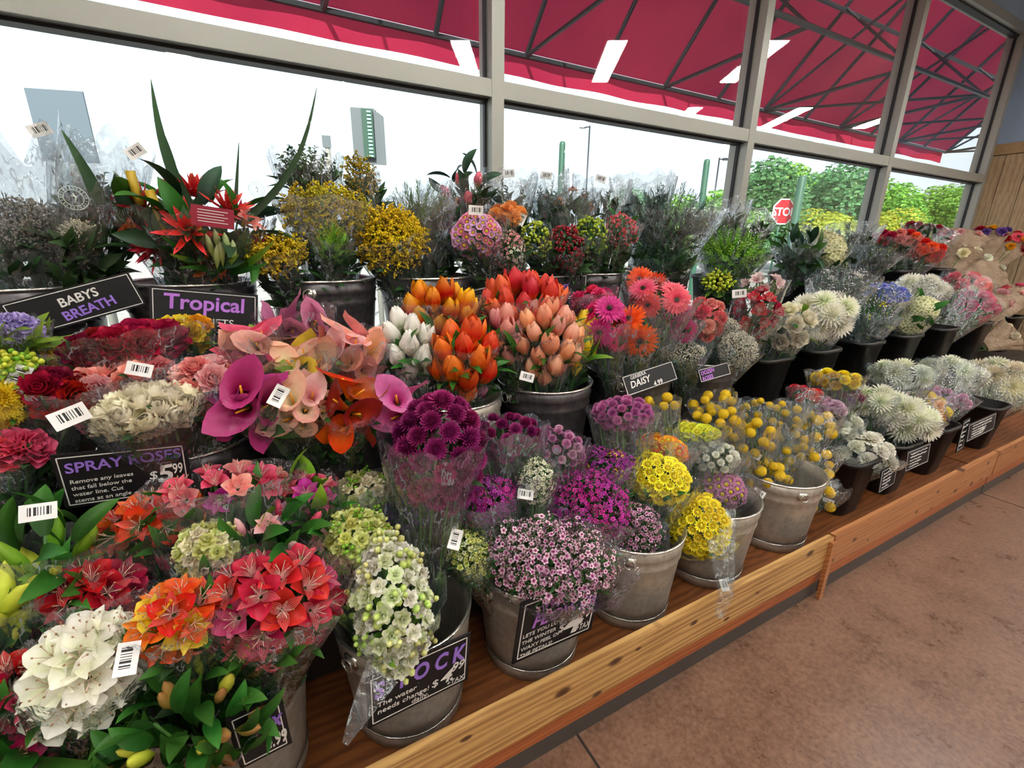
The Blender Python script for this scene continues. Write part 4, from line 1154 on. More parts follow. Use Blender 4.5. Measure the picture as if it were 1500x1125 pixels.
# --- wax flower bucket
W = 'wax_flower_bouquet'
bq(W, 'pale pink wax flower bouquet hanging over its sign', 800, 818, .80, 112, 70, 'B2', [('wax', [PPNK, ('#c878a8', '#f0c8dc', '#faeef2')], 92, 1.)], (60, .035, .006, M_LEAF), ext=.06, spread=.8, cover=-.45)
bq(W, 'magenta wax flower bouquet between the pale pink and the yellow flowers', 858, 738, .93, 70, 54, 'B2', [('waxm', [MAG, ('#8a0a78', '#c02aa0', '#e060c8')], 64, .95)], (40, .035, .006, M_LEAF), ext=.1)
bq(W, 'small magenta wax flower bouquet behind the little white one', 710, 732, .95, 50, 38, 'B2', [('waxm', [MAG, ('#6a0a6a', '#a0289c', '#c860c0')], 34, .9)], (30, .035, .006, M_LEAF), sleeve_on=2)
bq(W, 'little white wax flower bouquet with a white label', 785, 702, .92, 26, 34, 'B2', [('waxw', [WHT], 24, .8)], (20, .035, .006, M_LEAFY), tag=(770, 724, -8, .9))
bq('chrysanthemum_bouquet', 'burgundy button chrysanthemum bouquet right of the big purple pompons', 742, 640, 1.02, 50, 34, 'B2', [('pompon', [PUR, ('#5a0a3a', '#8c1a5c', '#b44a88')], 34, 0.53)], (24, .05, .018, M_LEAFD), sleeve_on=2)
bq('chrysanthemum_bouquet', 'dusty mauve button chrysanthemum bouquet behind the white wax flowers', 812, 655, 1.02, 44, 30, 'B2', [('pompon', [MAUV, ('#8a4a78', '#c890b4', '#e4c0d4')], 42, 0.45)], (20, .05, .018, M_LEAFD))
bq(W, 'cream green wax flower bouquet with a white label beside the stock sleeve', 690, 812, .90, 34, 40, 'B2', [('waxw', [GRNW, YLG], 26, .9)], (26, .035, .006, M_LEAFY), tag=(667, 790, 75, 1.))
bq(W, 'purple wax flower bouquet flecked with yellow behind the magenta one', 882, 682, .98, 48, 30, 'B3', [('waxm', [('#6a0a6a', '#a0289c', '#c860c0')], 26, .85), ('waxw', [YEL], 5, .7)], (20, .035, .006, M_LEAF))
bq(W, 'pale pink wax flower bouquet under the bright yellow buttons', 932, 778, .86, 40, 44, 'B3', [('wax', [PPNK], 30, .9)], (26, .035, .006, M_LEAF), ext=.1)
# --- buttons
C_ = 'chrysanthemum_bouquet'
bq(C_, 'bright lemon yellow button chrysanthemum bouquet above the pale pink sprigs', 962, 700, .92, 54, 42, 'B3', [('button', [('#b89a08', '#f0e018', '#faf250')], 90, 1.44)], (40, .04, .016, M_LEAF), ext=.1)
bq(C_, 'orange button chrysanthemum bouquet behind the lemon yellow one', 972, 655, 1.0, 42, 24, 'B3', [('button', [YELO, ORG], 60, 1.32)], (20, .04, .016, M_LEAF), sleeve_on=2)
bq(C_, 'rosy mauve chrysanthemum bouquet below the gerbera sign', 912, 606, 1.02, 44, 24, 'B3', [('pompon', [('#7a2a6a', '#bc5a9c', '#dc90c0')], 44, 0.50)], (20, .04, .016, M_LEAFD), ext=.3)
bq(C_, 'yellow button chrysanthemum bouquet with dark eyes hanging lowest over its bucket', 1022, 768, .84, 54, 54, 'B4', [('button', [('#b08a08', '#e8cc10', '#faf040')], 88, 1.44)], (44, .04, .016, M_LEAF), ext=.08)
mv = bq(C_, 'mauve button chrysanthemum bouquet right of the dark eyed yellow one', 1056, 716, .92, 42, 34, 'B4', [('button', [('#7a3a68', '#b8709c', '#dca0c4')], 60, 1.55)], (20, .04, .016, M_LEAF), ext=.7)
bq(C_, 'white button chrysanthemum bouquet lying diagonally among the yellow ones', 1042, 668, .97, 40, 24, 'B4', [('pompon', [('#b8bc90', '#eeeede', '#fafaf4')], 44, 0.45)], (14, .04, .016, M_LEAF))
bq(C_, 'lime yellow button chrysanthemum bouquet behind the orange one', 1012, 632, 1.03, 44, 18, 'B4', [('button', [('#8a9a10', '#d8dc20', '#ecec50')], 48, 1.38)], (14, .04, .016, M_LEAF), sleeve_on=2)
bq(C_, 'olive yellow button bouquet between the white buttons and billy balls', 1078, 672, 1.0, 24, 22, 'B4', [('button', [YELO, YEL], 30, 1.38)], (14, .04, .016, M_LEAF), sleeve_on=2)
# --- billy balls
B = 'billy_button_bouquet'
gb = None
BIL = ('#c98f06', '#f0c414', '#f0c414')
bq(B, 'lowest billy ball bouquet with a white label, in front of its bucket', 1199, 724, .86, 24, 26, 'B5', [('billy', BIL, 7, 1.2)], (8, .03, .004, M_STEM), tag=(1213, 735, -20, .9), ext=1.2)
bq(B, 'billy ball bouquet just above the lowest one', 1194, 680, .92, 24, 26, 'B5', [('billy', BIL, 8, 1.15)], (8, .03, .004, M_STEM), ext=1.)
bq(B, 'billy ball bouquet at the upper right of the group', 1196, 624, .98, 25, 24, 'B5', [('billy', BIL, 8, 1.25)], (8, .03, .004, M_STEM), ext=.9)
bq(B, 'billy ball bouquet with a barcode label in the middle of the group', 1098, 642, .98, 34, 26, 'B5', [('billy', BIL, 14, 1.1)], (8, .03, .004, M_STEM), tag=(1106, 667, -25, .9), ext=.9)
bq(B, 'wide billy ball bouquet at the left above the white buttons', 1040, 622, 1.03, 42, 20, 'B5', [('billy', BIL, 16, 1.05)], (8, .03, .004, M_STEM), ext=.8)
bq(B, 'billy ball bouquet topmost behind the others, against the dark step', 1042, 590, 1.08, 30, 12, 'B5', [('billy', BIL, 9, 1.05)], (6, .03, .004, M_STEM), sleeve_on=2, ext=.8)
bq(B, 'hazy billy ball bouquet right of the middle one', 1150, 650, 1.0, 30, 32, 'B5', [('billy', BIL, 16, 1.0)], (8, .03, .004, M_STEM), sleeve_on=2, ext=.8)
bq(B, 'billy ball bouquet with a label low on the left of its bucket', 1122, 700, .92, 30, 24, 'B5', [('billy', BIL, 13, 1.1)], (8, .03, .004, M_STEM), tag=(1112, 722, -30, .9), ext=.9)
bq(B, 'hazy billy ball bouquet behind the whole group', 1128, 604, 1.06, 44, 18, 'B5', [('billy', BIL, 14, .9)], (8, .03, .004, M_STEM), sleeve_on=2, ext=1.)
bq(B, 'loose billy balls under film against the pale yellow left edge', 968, 592, 1.05, 22, 14, 'B4', [('billy', BIL, 6, 1.0)], (6, .03, .004, M_STEM), sleeve_on=2)
# --- right of the bottom shelf
bq('carnation_bouquet', 'white carnation bouquet over the first square black bucket', 1262, 664, .90, 46, 36, 'V1', [('carnation', [GRNW, WHT], 22, 1.26)], (20, .05, .014, M_LEAFG), tag=None)
bq('carnation_bouquet', 'hazy white carnation bouquet behind the first white carnations', 1222, 622, 1.02, 36, 26, 'V1', [('carnation', [GRNW, WHT], 16, 1.15)], (20, .05, .014, M_LEAF), sleeve_on=2)
bq(C_, 'shaggy white chrysanthemum bouquet over the second square black bucket', 1318, 610, .93, 48, 30, 'V2', [('mum', [GRNW, WHT], 15, 1.25)], (20, .05, .018, M_LEAF), ext=.3)
bq(C_, 'orange yellow chrysanthemum bouquet edging the white one on its right', 1352, 598, .96, 34, 28, 'V2', [('pompon', [YELO, YEL], 20, 0.92)], (16, .05, .018, M_LEAF), ext=.3)
bq(C_, 'mauve pink chrysanthemum bouquet over the third square black bucket', 1378, 584, .98, 40, 18, 'V3', [('pompon', [('#a04a84', '#d48cb8', '#e8b8d4')], 26, 0.79)], (16, .05, .018, M_LEAF), sleeve_on=2)
bq(C_, 'white chrysanthemum bouquet between the mauve one and the big mass', 1392, 548, 1.03, 42, 24, 'V3', [('mum', [GRNW, WHT], 14, 1.12)], (22, .06, .018, M_LEAFG), sleeve_on=2)
bq(C_, 'big creamy white chrysanthemum bouquet at the right edge of the bottom shelf', 1466, 562, .95, 58, 36, 'V4', [('mum', [GRNW, CRM], 26, 1.56)], (24, .05, .018, M_LEAF), ext=.2)
bq(C_, 'pale misty white bouquet behind the shaggy chrysanthemums', 1318, 548, 1.05, 42, 18, 'V2', [('mum', [GRNW, ('#a8bca0', '#d8e0cc', '#eef2e6')], 12, 1.00)], (26, .06, .018, M_LEAFG), sleeve_on=2)
bq(C_, 'bright yellow chrysanthemum bouquet below the middle step', 1222, 556, 1.05, 34, 14, 'V1', [('pompon', [YEL], 16, 0.79)], (16, .05, .018, M_LEAFY), ext=.8)
bq('statice_bouquet', 'dark purple bouquet between the bright yellow and the shaggy white one', 1238, 580, 1.02, 24, 14, 'V1', [('pompon', [PUR, VIO], 16, 0.59)], (16, .05, .014, M_LEAFY), sleeve_on=1)
bq('anthurium_bouquet', 'small red bouquet under film behind the hazy billy balls', 1180, 577, 1.06, 22, 12, 'B5', [('pompon', [('#a00c14', '#e01c20', '#f04a40')], 8, 0.79)], (10, .05, .014, M_LEAF), sleeve_on=2)
bq('carnation_bouquet', 'pale pink carnation bouquet between the red and dark purple ones', 1210, 596, 1.02, 26, 14, 'V1', [('carnation', [PNK, PPNK], 9, 1.03)], (10, .05, .014, M_LEAF), sleeve_on=2)
bq(C_, 'greenish white bouquet under the bright yellow one', 1280, 588, 1.0, 28, 22, 'V2', [('mum', [GRNW], 8, 1.00), ('stockbud', [GY], 8, 1.10)], (26, .05, .014, M_LEAFY), sleeve_on=2)
# --- middle step
R = 'rose_bouquet'
bq(R, 'cream spray rose bud bouquet with the barcode label at its left', 222, 598, 1.08, 78, 44, 'M1', [('rosebud', [CRM, ('#d8c898', '#f0e4c4', '#f8f2de')], 34, 1.36)], (20, .05, .02, M_LEAFD), tag=(102, 610, 22, 1.1), ext=.75)
bq(R, 'pink spray rose bouquet with open blooms right of the cream buds', 303, 568, 1.14, 50, 50, 'M1', [('rose', [COR, PNK, PNK], 12, .72), ('rosebud', [PNK], 8, 1.06)], (30, .05, .024, M_LEAFD), ext=.4)
bq(R, 'dark red rose bouquet at the back of the spray rose bucket', 188, 502, 1.24, 80, 26, 'M1', [('rose', [CRIM, BURG], 15, .95)], (16, .06, .03, M_LEAFD), ext=.9)
bq(R, 'yellow rose bouquet right of the dark red roses', 272, 488, 1.30, 36, 26, 'M1', [('rose', [YEL, YELO], 9, .75)], (14, .05, .02, M_LEAFY), ext=.8)
bq(R, 'salmon pink rose bouquet veiled by film behind the cream buds', 168, 556, 1.18, 76, 26, 'M1', [('rose', [COR, PNK], 15, .8)], (16, .05, .02, M_LEAFD), sleeve_on=2, tag=(204, 541, -10, .9))
bq(R, 'burgundy rose bouquet wrapped at the left of the spray rose bucket', 88, 575, 1.14, 46, 30, 'M0', [('rose', [BURG, CRIM], 9, .9)], (16, .05, .02, M_LEAFD), sleeve_on=2)
bq('delphinium_bouquet', 'lavender delphinium bouquet at the left edge', 24, 482, 1.22, 38, 34, 'M0', [('stock', [LILA], 40, 1.1)], (34, .07, .016, M_LEAFY), ext=.5)
bq('freesia_bouquet', 'lime green bouquet under the lavender one at the left edge', 22, 540, 1.16, 32, 26, 'M0', [('stockbud', [GY, GB_], 26, 1.54)], (30, .07, .014, M_LEAFY), tag=(28, 551, 60, .9))
bq(C_, 'yellow chrysanthemum bouquet cut by the left edge', 6, 590, 1.12, 26, 30, 'M0', [('pompon', [YEL], 12, 0.79)], (14, .05, .014, M_LEAF))
bq('freesia_bouquet', 'yellow and peach bouquet under film left of the dark red roses', 92, 522, 1.24, 44, 24, 'M0', [('stock', [YELO, YEL], 26, 1.)], (20, .06, .02, M_LEAFY), sleeve_on=2)
bq(R, 'single pink rose bouquet low at the left edge over the bucket rim', 26, 658, 1.08, 26, 18, 'M0', [('rose', [ROSE, COR], 4, .9)], (10, .05, .02, M_LEAFD), sleeve_on=2)
K = 'calla_lily_bouquet'
bq(K, 'deep magenta calla lily bouquet left of the pale pink callas', 366, 590, 1.08, 36, 48, 'M2', [('calla', [('#4a0626', '#8e0e50', '#b83a80')], 8, 0.90)], (10, .08, .03, M_LEAFD), ext=.3)
bq(K, 'cream and pale pink calla bouquet in a pointed sleeve', 438, 598, 1.10, 48, 40, 'M2', [('calla', [('#e8e0a8', '#f2dcb4', '#f0b09c'), PNK], 16, 0.72)], (14, .07, .026, M_LEAF), tag=(408, 580, 60, 1.), ext=.35)
bq(K, 'orange flame calla bouquet above the pale yellow stock', 512, 600, 1.08, 36, 52, 'M2', [('calla', [('#f0b020', '#e86418', '#d83410'), ('#e88a20', '#b84418', '#8a2a20')], 11, 0.83)], (14, .07, .03, M_LEAF), ext=.3)
bq(K, 'hot pink calla bouquet touching the purple pompons', 584, 596, 1.08, 36, 38, 'M3', [('calla', [('#b02a68', '#e0509a', '#f084b8')], 8, 0.86)], (10, .07, .03, M_LEAFD), ext=.3)
bq(K, 'mauve pink calla bouquet at the back against the dark buckets', 440, 474, 1.28, 46, 26, 'M2', [('calla', [('#6a0a38', '#b04a84', '#d888b0')], 9, 0.86)], (10, .07, .03, M_LEAFD), ext=.9, sleeve_on=1)
bq(K, 'yellow calla bouquet veiled by film in the middle of the callas', 446, 532, 1.18, 44, 30, 'M2', [('calla', [('#b0b020', '#ecc828', '#f4dc50'), ('#e8e0a8', '#f2dcb4', '#f0b09c')], 14, 0.76)], (20, .07, .03, M_LEAFY), sleeve_on=1, ext=.7)
bq(K, 'peach and blush calla bouquet under hazy film right of the yellow ones', 516, 520, 1.2, 48, 44, 'M2', [('calla', [PNK, COR, ('#d8b040', '#e8a060', '#e89a8c')], 19, 0.79)], (20, .07, .03, M_LEAFY), sleeve_on=2, ext=.7)
bq(K, 'faded rose calla bouquet under film left of the mauve ones', 372, 510, 1.22, 40, 34, 'M2', [('calla', [ROSE, ('#c86040', '#d88a70', '#e8b0a0')], 12, 0.76)], (16, .07, .03, M_LEAFY), sleeve_on=2, ext=.8)
T = 'tulip_bouquet'
bq(T, 'white tulip bouquet left of the orange tulips', 596, 500, 1.20, 36, 50, 'M3', [('tulip', [('#b8c890', '#f2f0e4', '#fcfbf4')], 15, 1.35)], (34, .10, .022, M_LEAF), ext=.2)
bq(T, 'orange tulip bouquet in the front of the tulip bucket', 680, 508, 1.14, 48, 48, 'M3', [('tulip', [('#f0a020', '#ec5414', '#f28434'), ('#f0901a', '#e64a10', '#f07a2c')], 18, 1.51)], (44, .11, .024, M_LEAF), ext=.2, up=.2)
bq(T, 'red tulip bouquet with yellow flamed rims behind the orange ones', 643, 445, 1.26, 56, 36, 'M3', [('tulip', [('#f0b010', '#cc2a0a', '#f0a018'), ('#e89a10', '#d0340a', '#f0b81c')], 20, 1.46)], (30, .10, .024, M_LEAF), ext=.2)
bq(T, 'purple streaked tulip bouquet at the right rim of the orange tulips', 708, 540, 1.16, 16, 34, 'M3', [('tulip', [('#e8c8d0', '#8a2a5c', '#c890a8')], 6, 1.15)], (14, .08, .02, M_LEAF), ext=.3)
bq(T, 'coral red tulip bouquet highest at the back', 762, 438, 1.28, 62, 42, 'M4', [('tulip', [TRED, ('#e89030', '#e0482c', '#f0684c')], 30, 1.46)], (30, .10, .024, M_LEAF), ext=.15)
bq(T, 'peach tulip bouquet in front of the coral red tulips', 798, 488, 1.18, 52, 50, 'M4', [('tulip', [PEACH, ('#f0b890', '#f0a084', '#f6c0a8')], 28, 1.35)], (44, .11, .024, M_LEAF), ext=.15, tag=(772, 552, -15, .9), up=.15)
bq(T, 'dusty pink tulip bouquet left of the peach tulips', 742, 482, 1.22, 24, 40, 'M4', [('tulip', [COR, ('#e0a070', '#d87874', '#e8a09c')], 11, 1.35)], (24, .11, .022, M_LEAF), ext=.3)
bq(T, 'yellow tulip bouquet with loose leaves right of the peach tulips', 852, 494, 1.22, 20, 44, 'M4', [('tulip', [('#d8a010', '#f0c81c', '#f8e048')], 9, 1.22)], (30, .11, .022, M_LEAFY), ext=.3)
Gb = 'gerbera_bouquet'
bq(Gb, 'magenta gerbera bouquet left of the large orange daisy', 888, 474, 1.18, 30, 38, 'M5', [('gerbera', [('#8a0a4c', '#d81874', '#ec4894')], 6, .82)], (8, .04, .014, M_LEAF), ext=.35)
bq(Gb, 'orange red gerbera bouquet with one large bloom in front', 936, 480, 1.14, 28, 26, 'M5', [('gerbera', [('#c82a0c', '#f04a14', '#f8702c')], 2, 1.15)], (6, .04, .014, M_LEAF), ext=.4)
bq(Gb, 'coral pink gerbera bouquet above the orange daisy', 966, 436, 1.20, 48, 24, 'M5', [('gerbera', [CORG, ('#e83a58', '#f45c74', '#fa8c98')], 6, .95)], (8, .04, .014, M_LEAF), ext=.3)
bq(Gb, 'orange gerbera bouquet topmost behind the coral pink ones', 945, 410, 1.28, 26, 12, 'M5', [('gerbera', [('#c82a0c', '#f0541c', '#f8702c')], 3, .9)], (6, .04, .014, M_LEAF), ext=.5)
bq(Gb, 'single deep magenta gerbera bouquet right of the orange daisy', 1003, 472, 1.18, 22, 20, 'M5', [('gerbera', [('#7a0a4c', '#c8187c', '#e04898')], 2, 1.0)], (6, .04, .014, M_LEAF), ext=.5)
bq('carnation_bouquet', 'dark pink bouquet under film left of the gerberas', 868, 440, 1.3, 30, 18, 'M5', [('carnation', [ROSE, HOT], 10, 1.03)], (10, .05, .014, M_LEAF), sleeve_on=2, ext=.8)
bq('carnation_bouquet', 'coral carnation bouquet veiled by film right of the gerberas', 1034, 468, 1.24, 24, 32, 'M6', [('carnation', [COR, CORG], 12, 1.03)], (14, .05, .014, M_LEAF), sleeve_on=1, ext=.5)
bq('babys_breath_bouquet', "round white baby's breath bouquet above the lilac lettered sign", 1080, 512, 1.14, 30, 30, 'M6', [('breath', [('#c8c0a0', '#ece6d4', '#faf6ea')], 46, .85)], (12, .04, .008, M_LEAFG), ext=.3)
bq('babys_breath_bouquet', "second baby's breath bouquet behind the round one", 1058, 478, 1.24, 26, 18, 'M6', [('breath', [('#c8c0a0', '#e6dfcc', '#f6f0e2')], 30, .85)], (10, .04, .008, M_LEAFG), sleeve_on=1)
bq('statice_bouquet', 'loose white bouquet low beside the gerbera stems', 1000, 515, 1.16, 34, 16, 'M6', [('breath', [('#a8a488', '#dcd8c4', '#f0ecdc')], 22, .85)], (16, .04, .01, M_LEAFG), sleeve_on=2)
bq(A, 'crimson alstroemeria bouquet with a barcode label left of the white roses', 1108, 458, 1.20, 34, 38, 'M6', [('alstro', [CRIM, RED], 20, .85)], (20, .06, .02, M_LEAFD), tag=(1083, 430, 5, 1.1), ext=.3)
bq(A, 'white and burgundy striped alstroemeria bouquet above the crimson one', 1118, 416, 1.28, 30, 18, 'N0', [('alstro', [('#7a2a48', '#e8c8cc', '#f4e4e0')], 10, .8)], (16, .06, .02, M_LEAFY), ext=.3)
bq(R, 'white rose bouquet with a green lily bud tuft in its middle', 1152, 478, 1.22, 36, 36, 'N0', [('rose', [('#d0cc98', '#efe8c8', '#f8f4e2')], 13, .95), ('leaf', [GY, G1], 8, .6), ('lilybud', [GRNW], 4, .6)], (16, .05, .018, M_LEAF), ext=.25)
bq(C_, 'shaggy white chrysanthemum bouquet right of the white roses', 1205, 462, 1.24, 38, 34, 'N1', [('mum', [WHT, GRNW], 16, 1.19)], (16, .05, .018, M_LEAFG), ext=.25)
bq('eucalyptus_bouquet', 'grey green leafy bouquet behind the shaggy white chrysanthemums', 1232, 412, 1.34, 46, 22, 'N1', [('spray', [GG, ('#3c5444', '#5c7a62', '#8a9c88')], 40, .8), ('breath', [WHT], 10, .7)], (30, .05, .02, M_LEAFG), sleeve_on=1)
bq('eucalyptus_bouquet', 'green foliage bouquet with lime tips left of the round hydrangea', 1272, 468, 1.26, 36, 34, 'N2', [('spray', [GG, G1], 34, .8), ('stockbud', [GB_], 8, 1.10)], (36, .05, .02, M_LEAFG), ext=.3, sleeve_on=2)
bq('delphinium_bouquet', 'bright blue flower bouquet above the round hydrangea', 1300, 428, 1.32, 34, 18, 'N2', [('stock', [('#1a3aa0', '#2a5cd8', '#6a90ec')], 34, 1.3)], (26, .06, .02, M_LEAF), ext=.4)
bq('hydrangea_bouquet', 'round greenish cream hydrangea bouquet with a broad green leaf', 1342, 460, 1.22, 27, 32, 'N3', [('hydrangea', [('#a8b070', '#ece6c0', '#f6f2dc')], 3, 1.3), ('leaf', [G1], 6, .9)], (8, .09, .05, M_LEAF), ext=.15, spread=.5)
bq('hydrangea_bouquet', 'white hydrangea bouquet behind the blue flowers', 1352, 422, 1.34, 34, 18, 'N3', [('mum', [WHT], 10, 1.25)], (16, .06, .03, M_LEAFG), ext=.3)
bq(R, 'hot pink rose bouquet at the right of the middle step', 1432, 446, 1.22, 30, 24, 'N4', [('rose', [HOT, ('#8a0a40', '#c81460', '#e83a80')], 12, 1.05)], (14, .06, .02, M_LEAFD), ext=.3)
bq(R, 'coral rose bouquet above the hot pink roses', 1415, 415, 1.32, 34, 18, 'N4', [('rose', [CORG, COR], 11, 1.)], (10, .05, .02, M_LEAFD), ext=.3)
bq(R, 'blush rose bouquet at the right of the hot pink roses', 1462, 440, 1.28, 20, 18, 'N5', [('rose', [PNK], 7, 1.)], (10, .05, .02, M_LEAF), sleeve_on=0, wrap=M_KRAFT, ext=0.28)
bq(R, 'plum and blush rose bouquet in brown paper at the right edge', 1492, 432, 1.26, 24, 18, 'N5', [('rose', [ROSE, PNK], 7, 1.)], (10, .05, .02, M_LEAF), sleeve_on=0, wrap=M_KRAFT, ext=0.39)
bq('carnation_bouquet', 'brown paper bouquet with a blue label under the right end of the middle step', 1478, 492, 1.12, 30, 14, 'N5', [('carnation', [CRM], 5, 1.03)], (8, .05, .02, M_LEAF), sleeve_on=0, wrap=M_KRAFT, ext=0.33)
# --- top step
bq('babys_breath_bouquet', "dark baby's breath bouquet in hazy film at the upper left", 38, 335, 1.52, 72, 58, 'T0', [('breath', [('#6a685c', '#a8a494', '#d8d4c6')], 50, 1.), ('needle', [GD], 18, 1.)], (40, .07, .02, M_LEAFD), sleeve_on=2, ext=2.4, tag=(58, 190, 15, .9, 0))  # backlit shade is put into the greyed blossom colours
bq('babys_breath_bouquet', "small speckled white baby's breath bouquet left of the tropical one", 118, 345, 1.48, 32, 28, 'T0', [('breath', [('#a8b070', '#e6e0c4', '#f6f2e2')], 34, .8)], (24, .06, .02, M_LEAFD), sleeve_on=1, ext=4.0, tag=(198, 222, 30, .9, 0))
bq('hydrangea_bouquet', 'dark bouquet in the upper left with grey leaves behind film', 150, 300, 1.6, 48, 46, 'T0', [('spray', [GG, GD], 24, 1.)], (40, .08, .03, M_LEAFD), sleeve_on=2, ext=2.2)
tb = bq('tropical_bouquet', 'tropical bouquet with long blade leaves and red ginger', 292, 335, 1.50, 92, 62, 'T1', [('star', [('#8a0a20', '#d81c44', '#f05070'), ('#a80c18', '#e03a30', '#f06a50')], 9, .95), ('leaf', [G1, GD], 22, 1.1), ('lily', [COR, ORG], 4, .7)], (60, .12, .04, M_LEAFD), ext=.55)
def blade(par, base, tip, w, mat, bend=.1, lb=None):
    g = Geo(); b = V3(base); t = V3(tip); d = t-b; sd = d.cross(V3((0, -1, 0))).normalized(); n = 12; pts = []; uv = []
    for j in range(n+1):
        f = j/n; c = b+d*f+V3((0, 0, 1)).cross(d).normalized()*0+sd*(bend*d.length*sin(pi*f))
        ww = w*(1-f)**.75*.6+.0005
        for s in (-1, 0, 1): pts.append(c+sd*s*ww+V3((0, -.3*ww*abs(s), 0))); uv.append(((s+1)/2, f))
    g.grid(pts, uv, 3, n+1)
    part(par, 'blade_leaf', g.mesh('blade_leaf', [mat]), label=lb)
for bx, by, tx, ty, w, bn, mt in ((300, 345, 221, 116, .030, -.06, M_LEAFD), (352, 330, 464, 128, .018, .09, M_LEAFD), (262, 330, 237, 188, .02, .05, M_LEAFD), (345, 300, 350, 208, .008, 0, M_LEAFD),
                                  (240, 350, 165, 250, .030, .03, M_LEAFY), (150, 300, 90, 190, .028, .02, M_LEAFD), (360, 380, 405, 330, .022, .03, M_LEAFY), (270, 350, 250, 240, .035, .02, M_LEAFD)):
    blade(tb, at(bx, by, 1.47), at(tx, ty, 1.50), w, mt, bn)
for bx, by, tx, ty in ((248, 348, 218, 278), (295, 360, 284, 314), (205, 300, 190, 250)):
    g = Geo(); g.tube([at(bx, by, 1.45), at(tx, ty, 1.44)], .010, 8); part(tb, 'cut_stalk', g.mesh('cut_stalk', [flat('yellow_green_stalk', '#c8a82c', .45, var=.25, scale=15)]), label='thick cut yellow stalk')
for k, (bx, by) in enumerate(((312, 352), (322, 345), (334, 350), (326, 362), (342, 360), (318, 366))):
    M = Matrix.Translation(at(bx, by+22, 1.40)) @ rot_to(V3((.15*(k-2)*.4, -.35, 1)))
    part(tb, 'pale_green_bud', head('lilybud', '#8ab04a', '#b4cc78', '#d4e0ac'), M @ Matrix.Scale(.62, 4))
for bx, by, tx, ty, w in ((300, 395, 248, 372, .02), (320, 398, 262, 392, .018), (345, 395, 402, 352, .022), (330, 398, 392, 385, .018), (310, 398, 350, 372, .02), (290, 392, 235, 345, .018)):
    blade(tb, at(bx, by, 1.46), at(tx, ty, 1.36), w, M_LEAFY if w > .019 else M_LEAF, .04)
# red care card and round paper tag
def card(par, px, py, Y, w, h, mat, nm, ang, lb, lines=True):
    c = at(px, py, Y); n = (CAM-c).normalized(); x = (rgt*cos(radians(ang))+upv*sin(radians(ang))); x = (x-n*x.dot(n)).normalized(); z = n.cross(x)*-1
    if z.dot(upv) < 0: z = -z
    M = Matrix((x, z.cross(x), z)).transposed().to_4x4(); M.translation = c
    g = Geo(); g.box((0, 0, 0), (w, .001, h))
    if lines:
        for k in range(5): g.box((-w*.05*(k % 2), -.001, h*(.3-.14*k)), (w*(.7-.08*(k % 2)), .0004, h*.03), 1)
    part(par, nm, g.mesh(nm, [mat, M_CHALK], False), M, label=lb)
card(tb, 312, 318, 1.34, .085, .045, flat('wine_red_card', '#8e1430', .5), 'care_card', -8, 'wine red care card with white print')
def ring_tag(par, px, py, Y, R, lb):
    c = at(px, py, Y); n = (CAM-c).normalized(); M = Matrix.Translation(c) @ rot_to(n)
    g = Geo(); g.tube([(R*cos(2*pi*i/24), R*sin(2*pi*i/24), 0) for i in range(25)], R*.03, 5, 0, False); g.tube([(R*.68*cos(2*pi*i/24), R*.68*sin(2*pi*i/24), 0) for i in range(25)], R*.025, 5, 0, False)
    for i in range(22): 
        q = 2*pi*i/22; g.tube([(R*.76*cos(q), R*.76*sin(q), 0), (R*.92*cos(q), R*.92*sin(q), 0)], R*.035, 4)
    g.tube([(0, R*.4, 0), (R*.15, 0, 0), (0, -R*.45, 0)], R*.06, 5); g.tube([(-R*.2, R*.2, 0), (R*.25, R*.1, 0)], R*.05, 5)
    part(par, 'printed_ring_mark', g.mesh('printed_ring_mark', [flat('pale_mint_print', '#cfe3d8', .5)]), M, label=lb)
ring_tag(tb, 376, 277, 1.36, .017, 'round pale printed mark on the film')
ring_tag(tb, 108, 290, 1.38, .024, 'round pale printed mark on the film')
Go = 'goldenrod_bouquet'
YG = ('#a88a10', '#e0bc18', '#f4dc3c')
bq(Go, 'goldenrod bouquet in the left of the goldenrod group, low beside the tropical one', 404, 372, 1.48, 40, 28, 'T2', [('golden', [YG], 40, .85)], (24, .05, .012, M_LEAF), ext=.3)
bq(Go, 'hazy goldenrod bouquet in the middle of its group', 482, 312, 1.54, 66, 40, 'T2', [('golden', [YG, ('#8a8a18', '#bcae20', '#dcd040')], 50, .9)], (40, .05, .014, M_LEAFY), sleeve_on=2, ext=.5)
bq(Go, 'brightest goldenrod bouquet at the right of its group', 572, 352, 1.50, 50, 46, 'T3', [('golden', [('#c09008', '#f0c80c', '#fae030')], 62, .9)], (30, .05, .012, M_LEAF), ext=.2)
bq('greenery_bouquet', 'lime green feathery bouquet between the goldenrods', 488, 358, 1.46, 24, 34, 'T2', [('needle', [GY, ('#5a8a1c', '#8ab82c', '#b8dc50')], 28, .7)], (20, .05, .012, M_LEAFY), ext=.3)
bq('greenery_bouquet', 'dark green leafy bouquet standing up at the window behind the goldenrod', 450, 248, 1.66, 44, 32, 'T2', [('spray', [GD, G1], 36, .9), ('needle', [GD], 10, .9)], (30, .06, .02, M_LEAFD), sleeve_on=1, ext=.7)
bq(Go, 'single goldenrod plume bouquet rising above its neighbours', 528, 262, 1.6, 24, 34, 'T3', [('golden', [('#6a6a18', '#b0941c', '#d8b830')], 14, .7), ('needle', [G1], 10, .7)], (20, .05, .012, M_LEAF), sleeve_on=1, ext=.2)
bq('greenery_bouquet', 'feathery olive green bouquet right of the goldenrods', 612, 310, 1.58, 48, 44, 'T3', [('needle', [('#3c5a2c', '#5a7c3c', '#8a9c58'), G1], 48, .9)], (30, .06, .014, M_LEAF), sleeve_on=2, ext=.5)
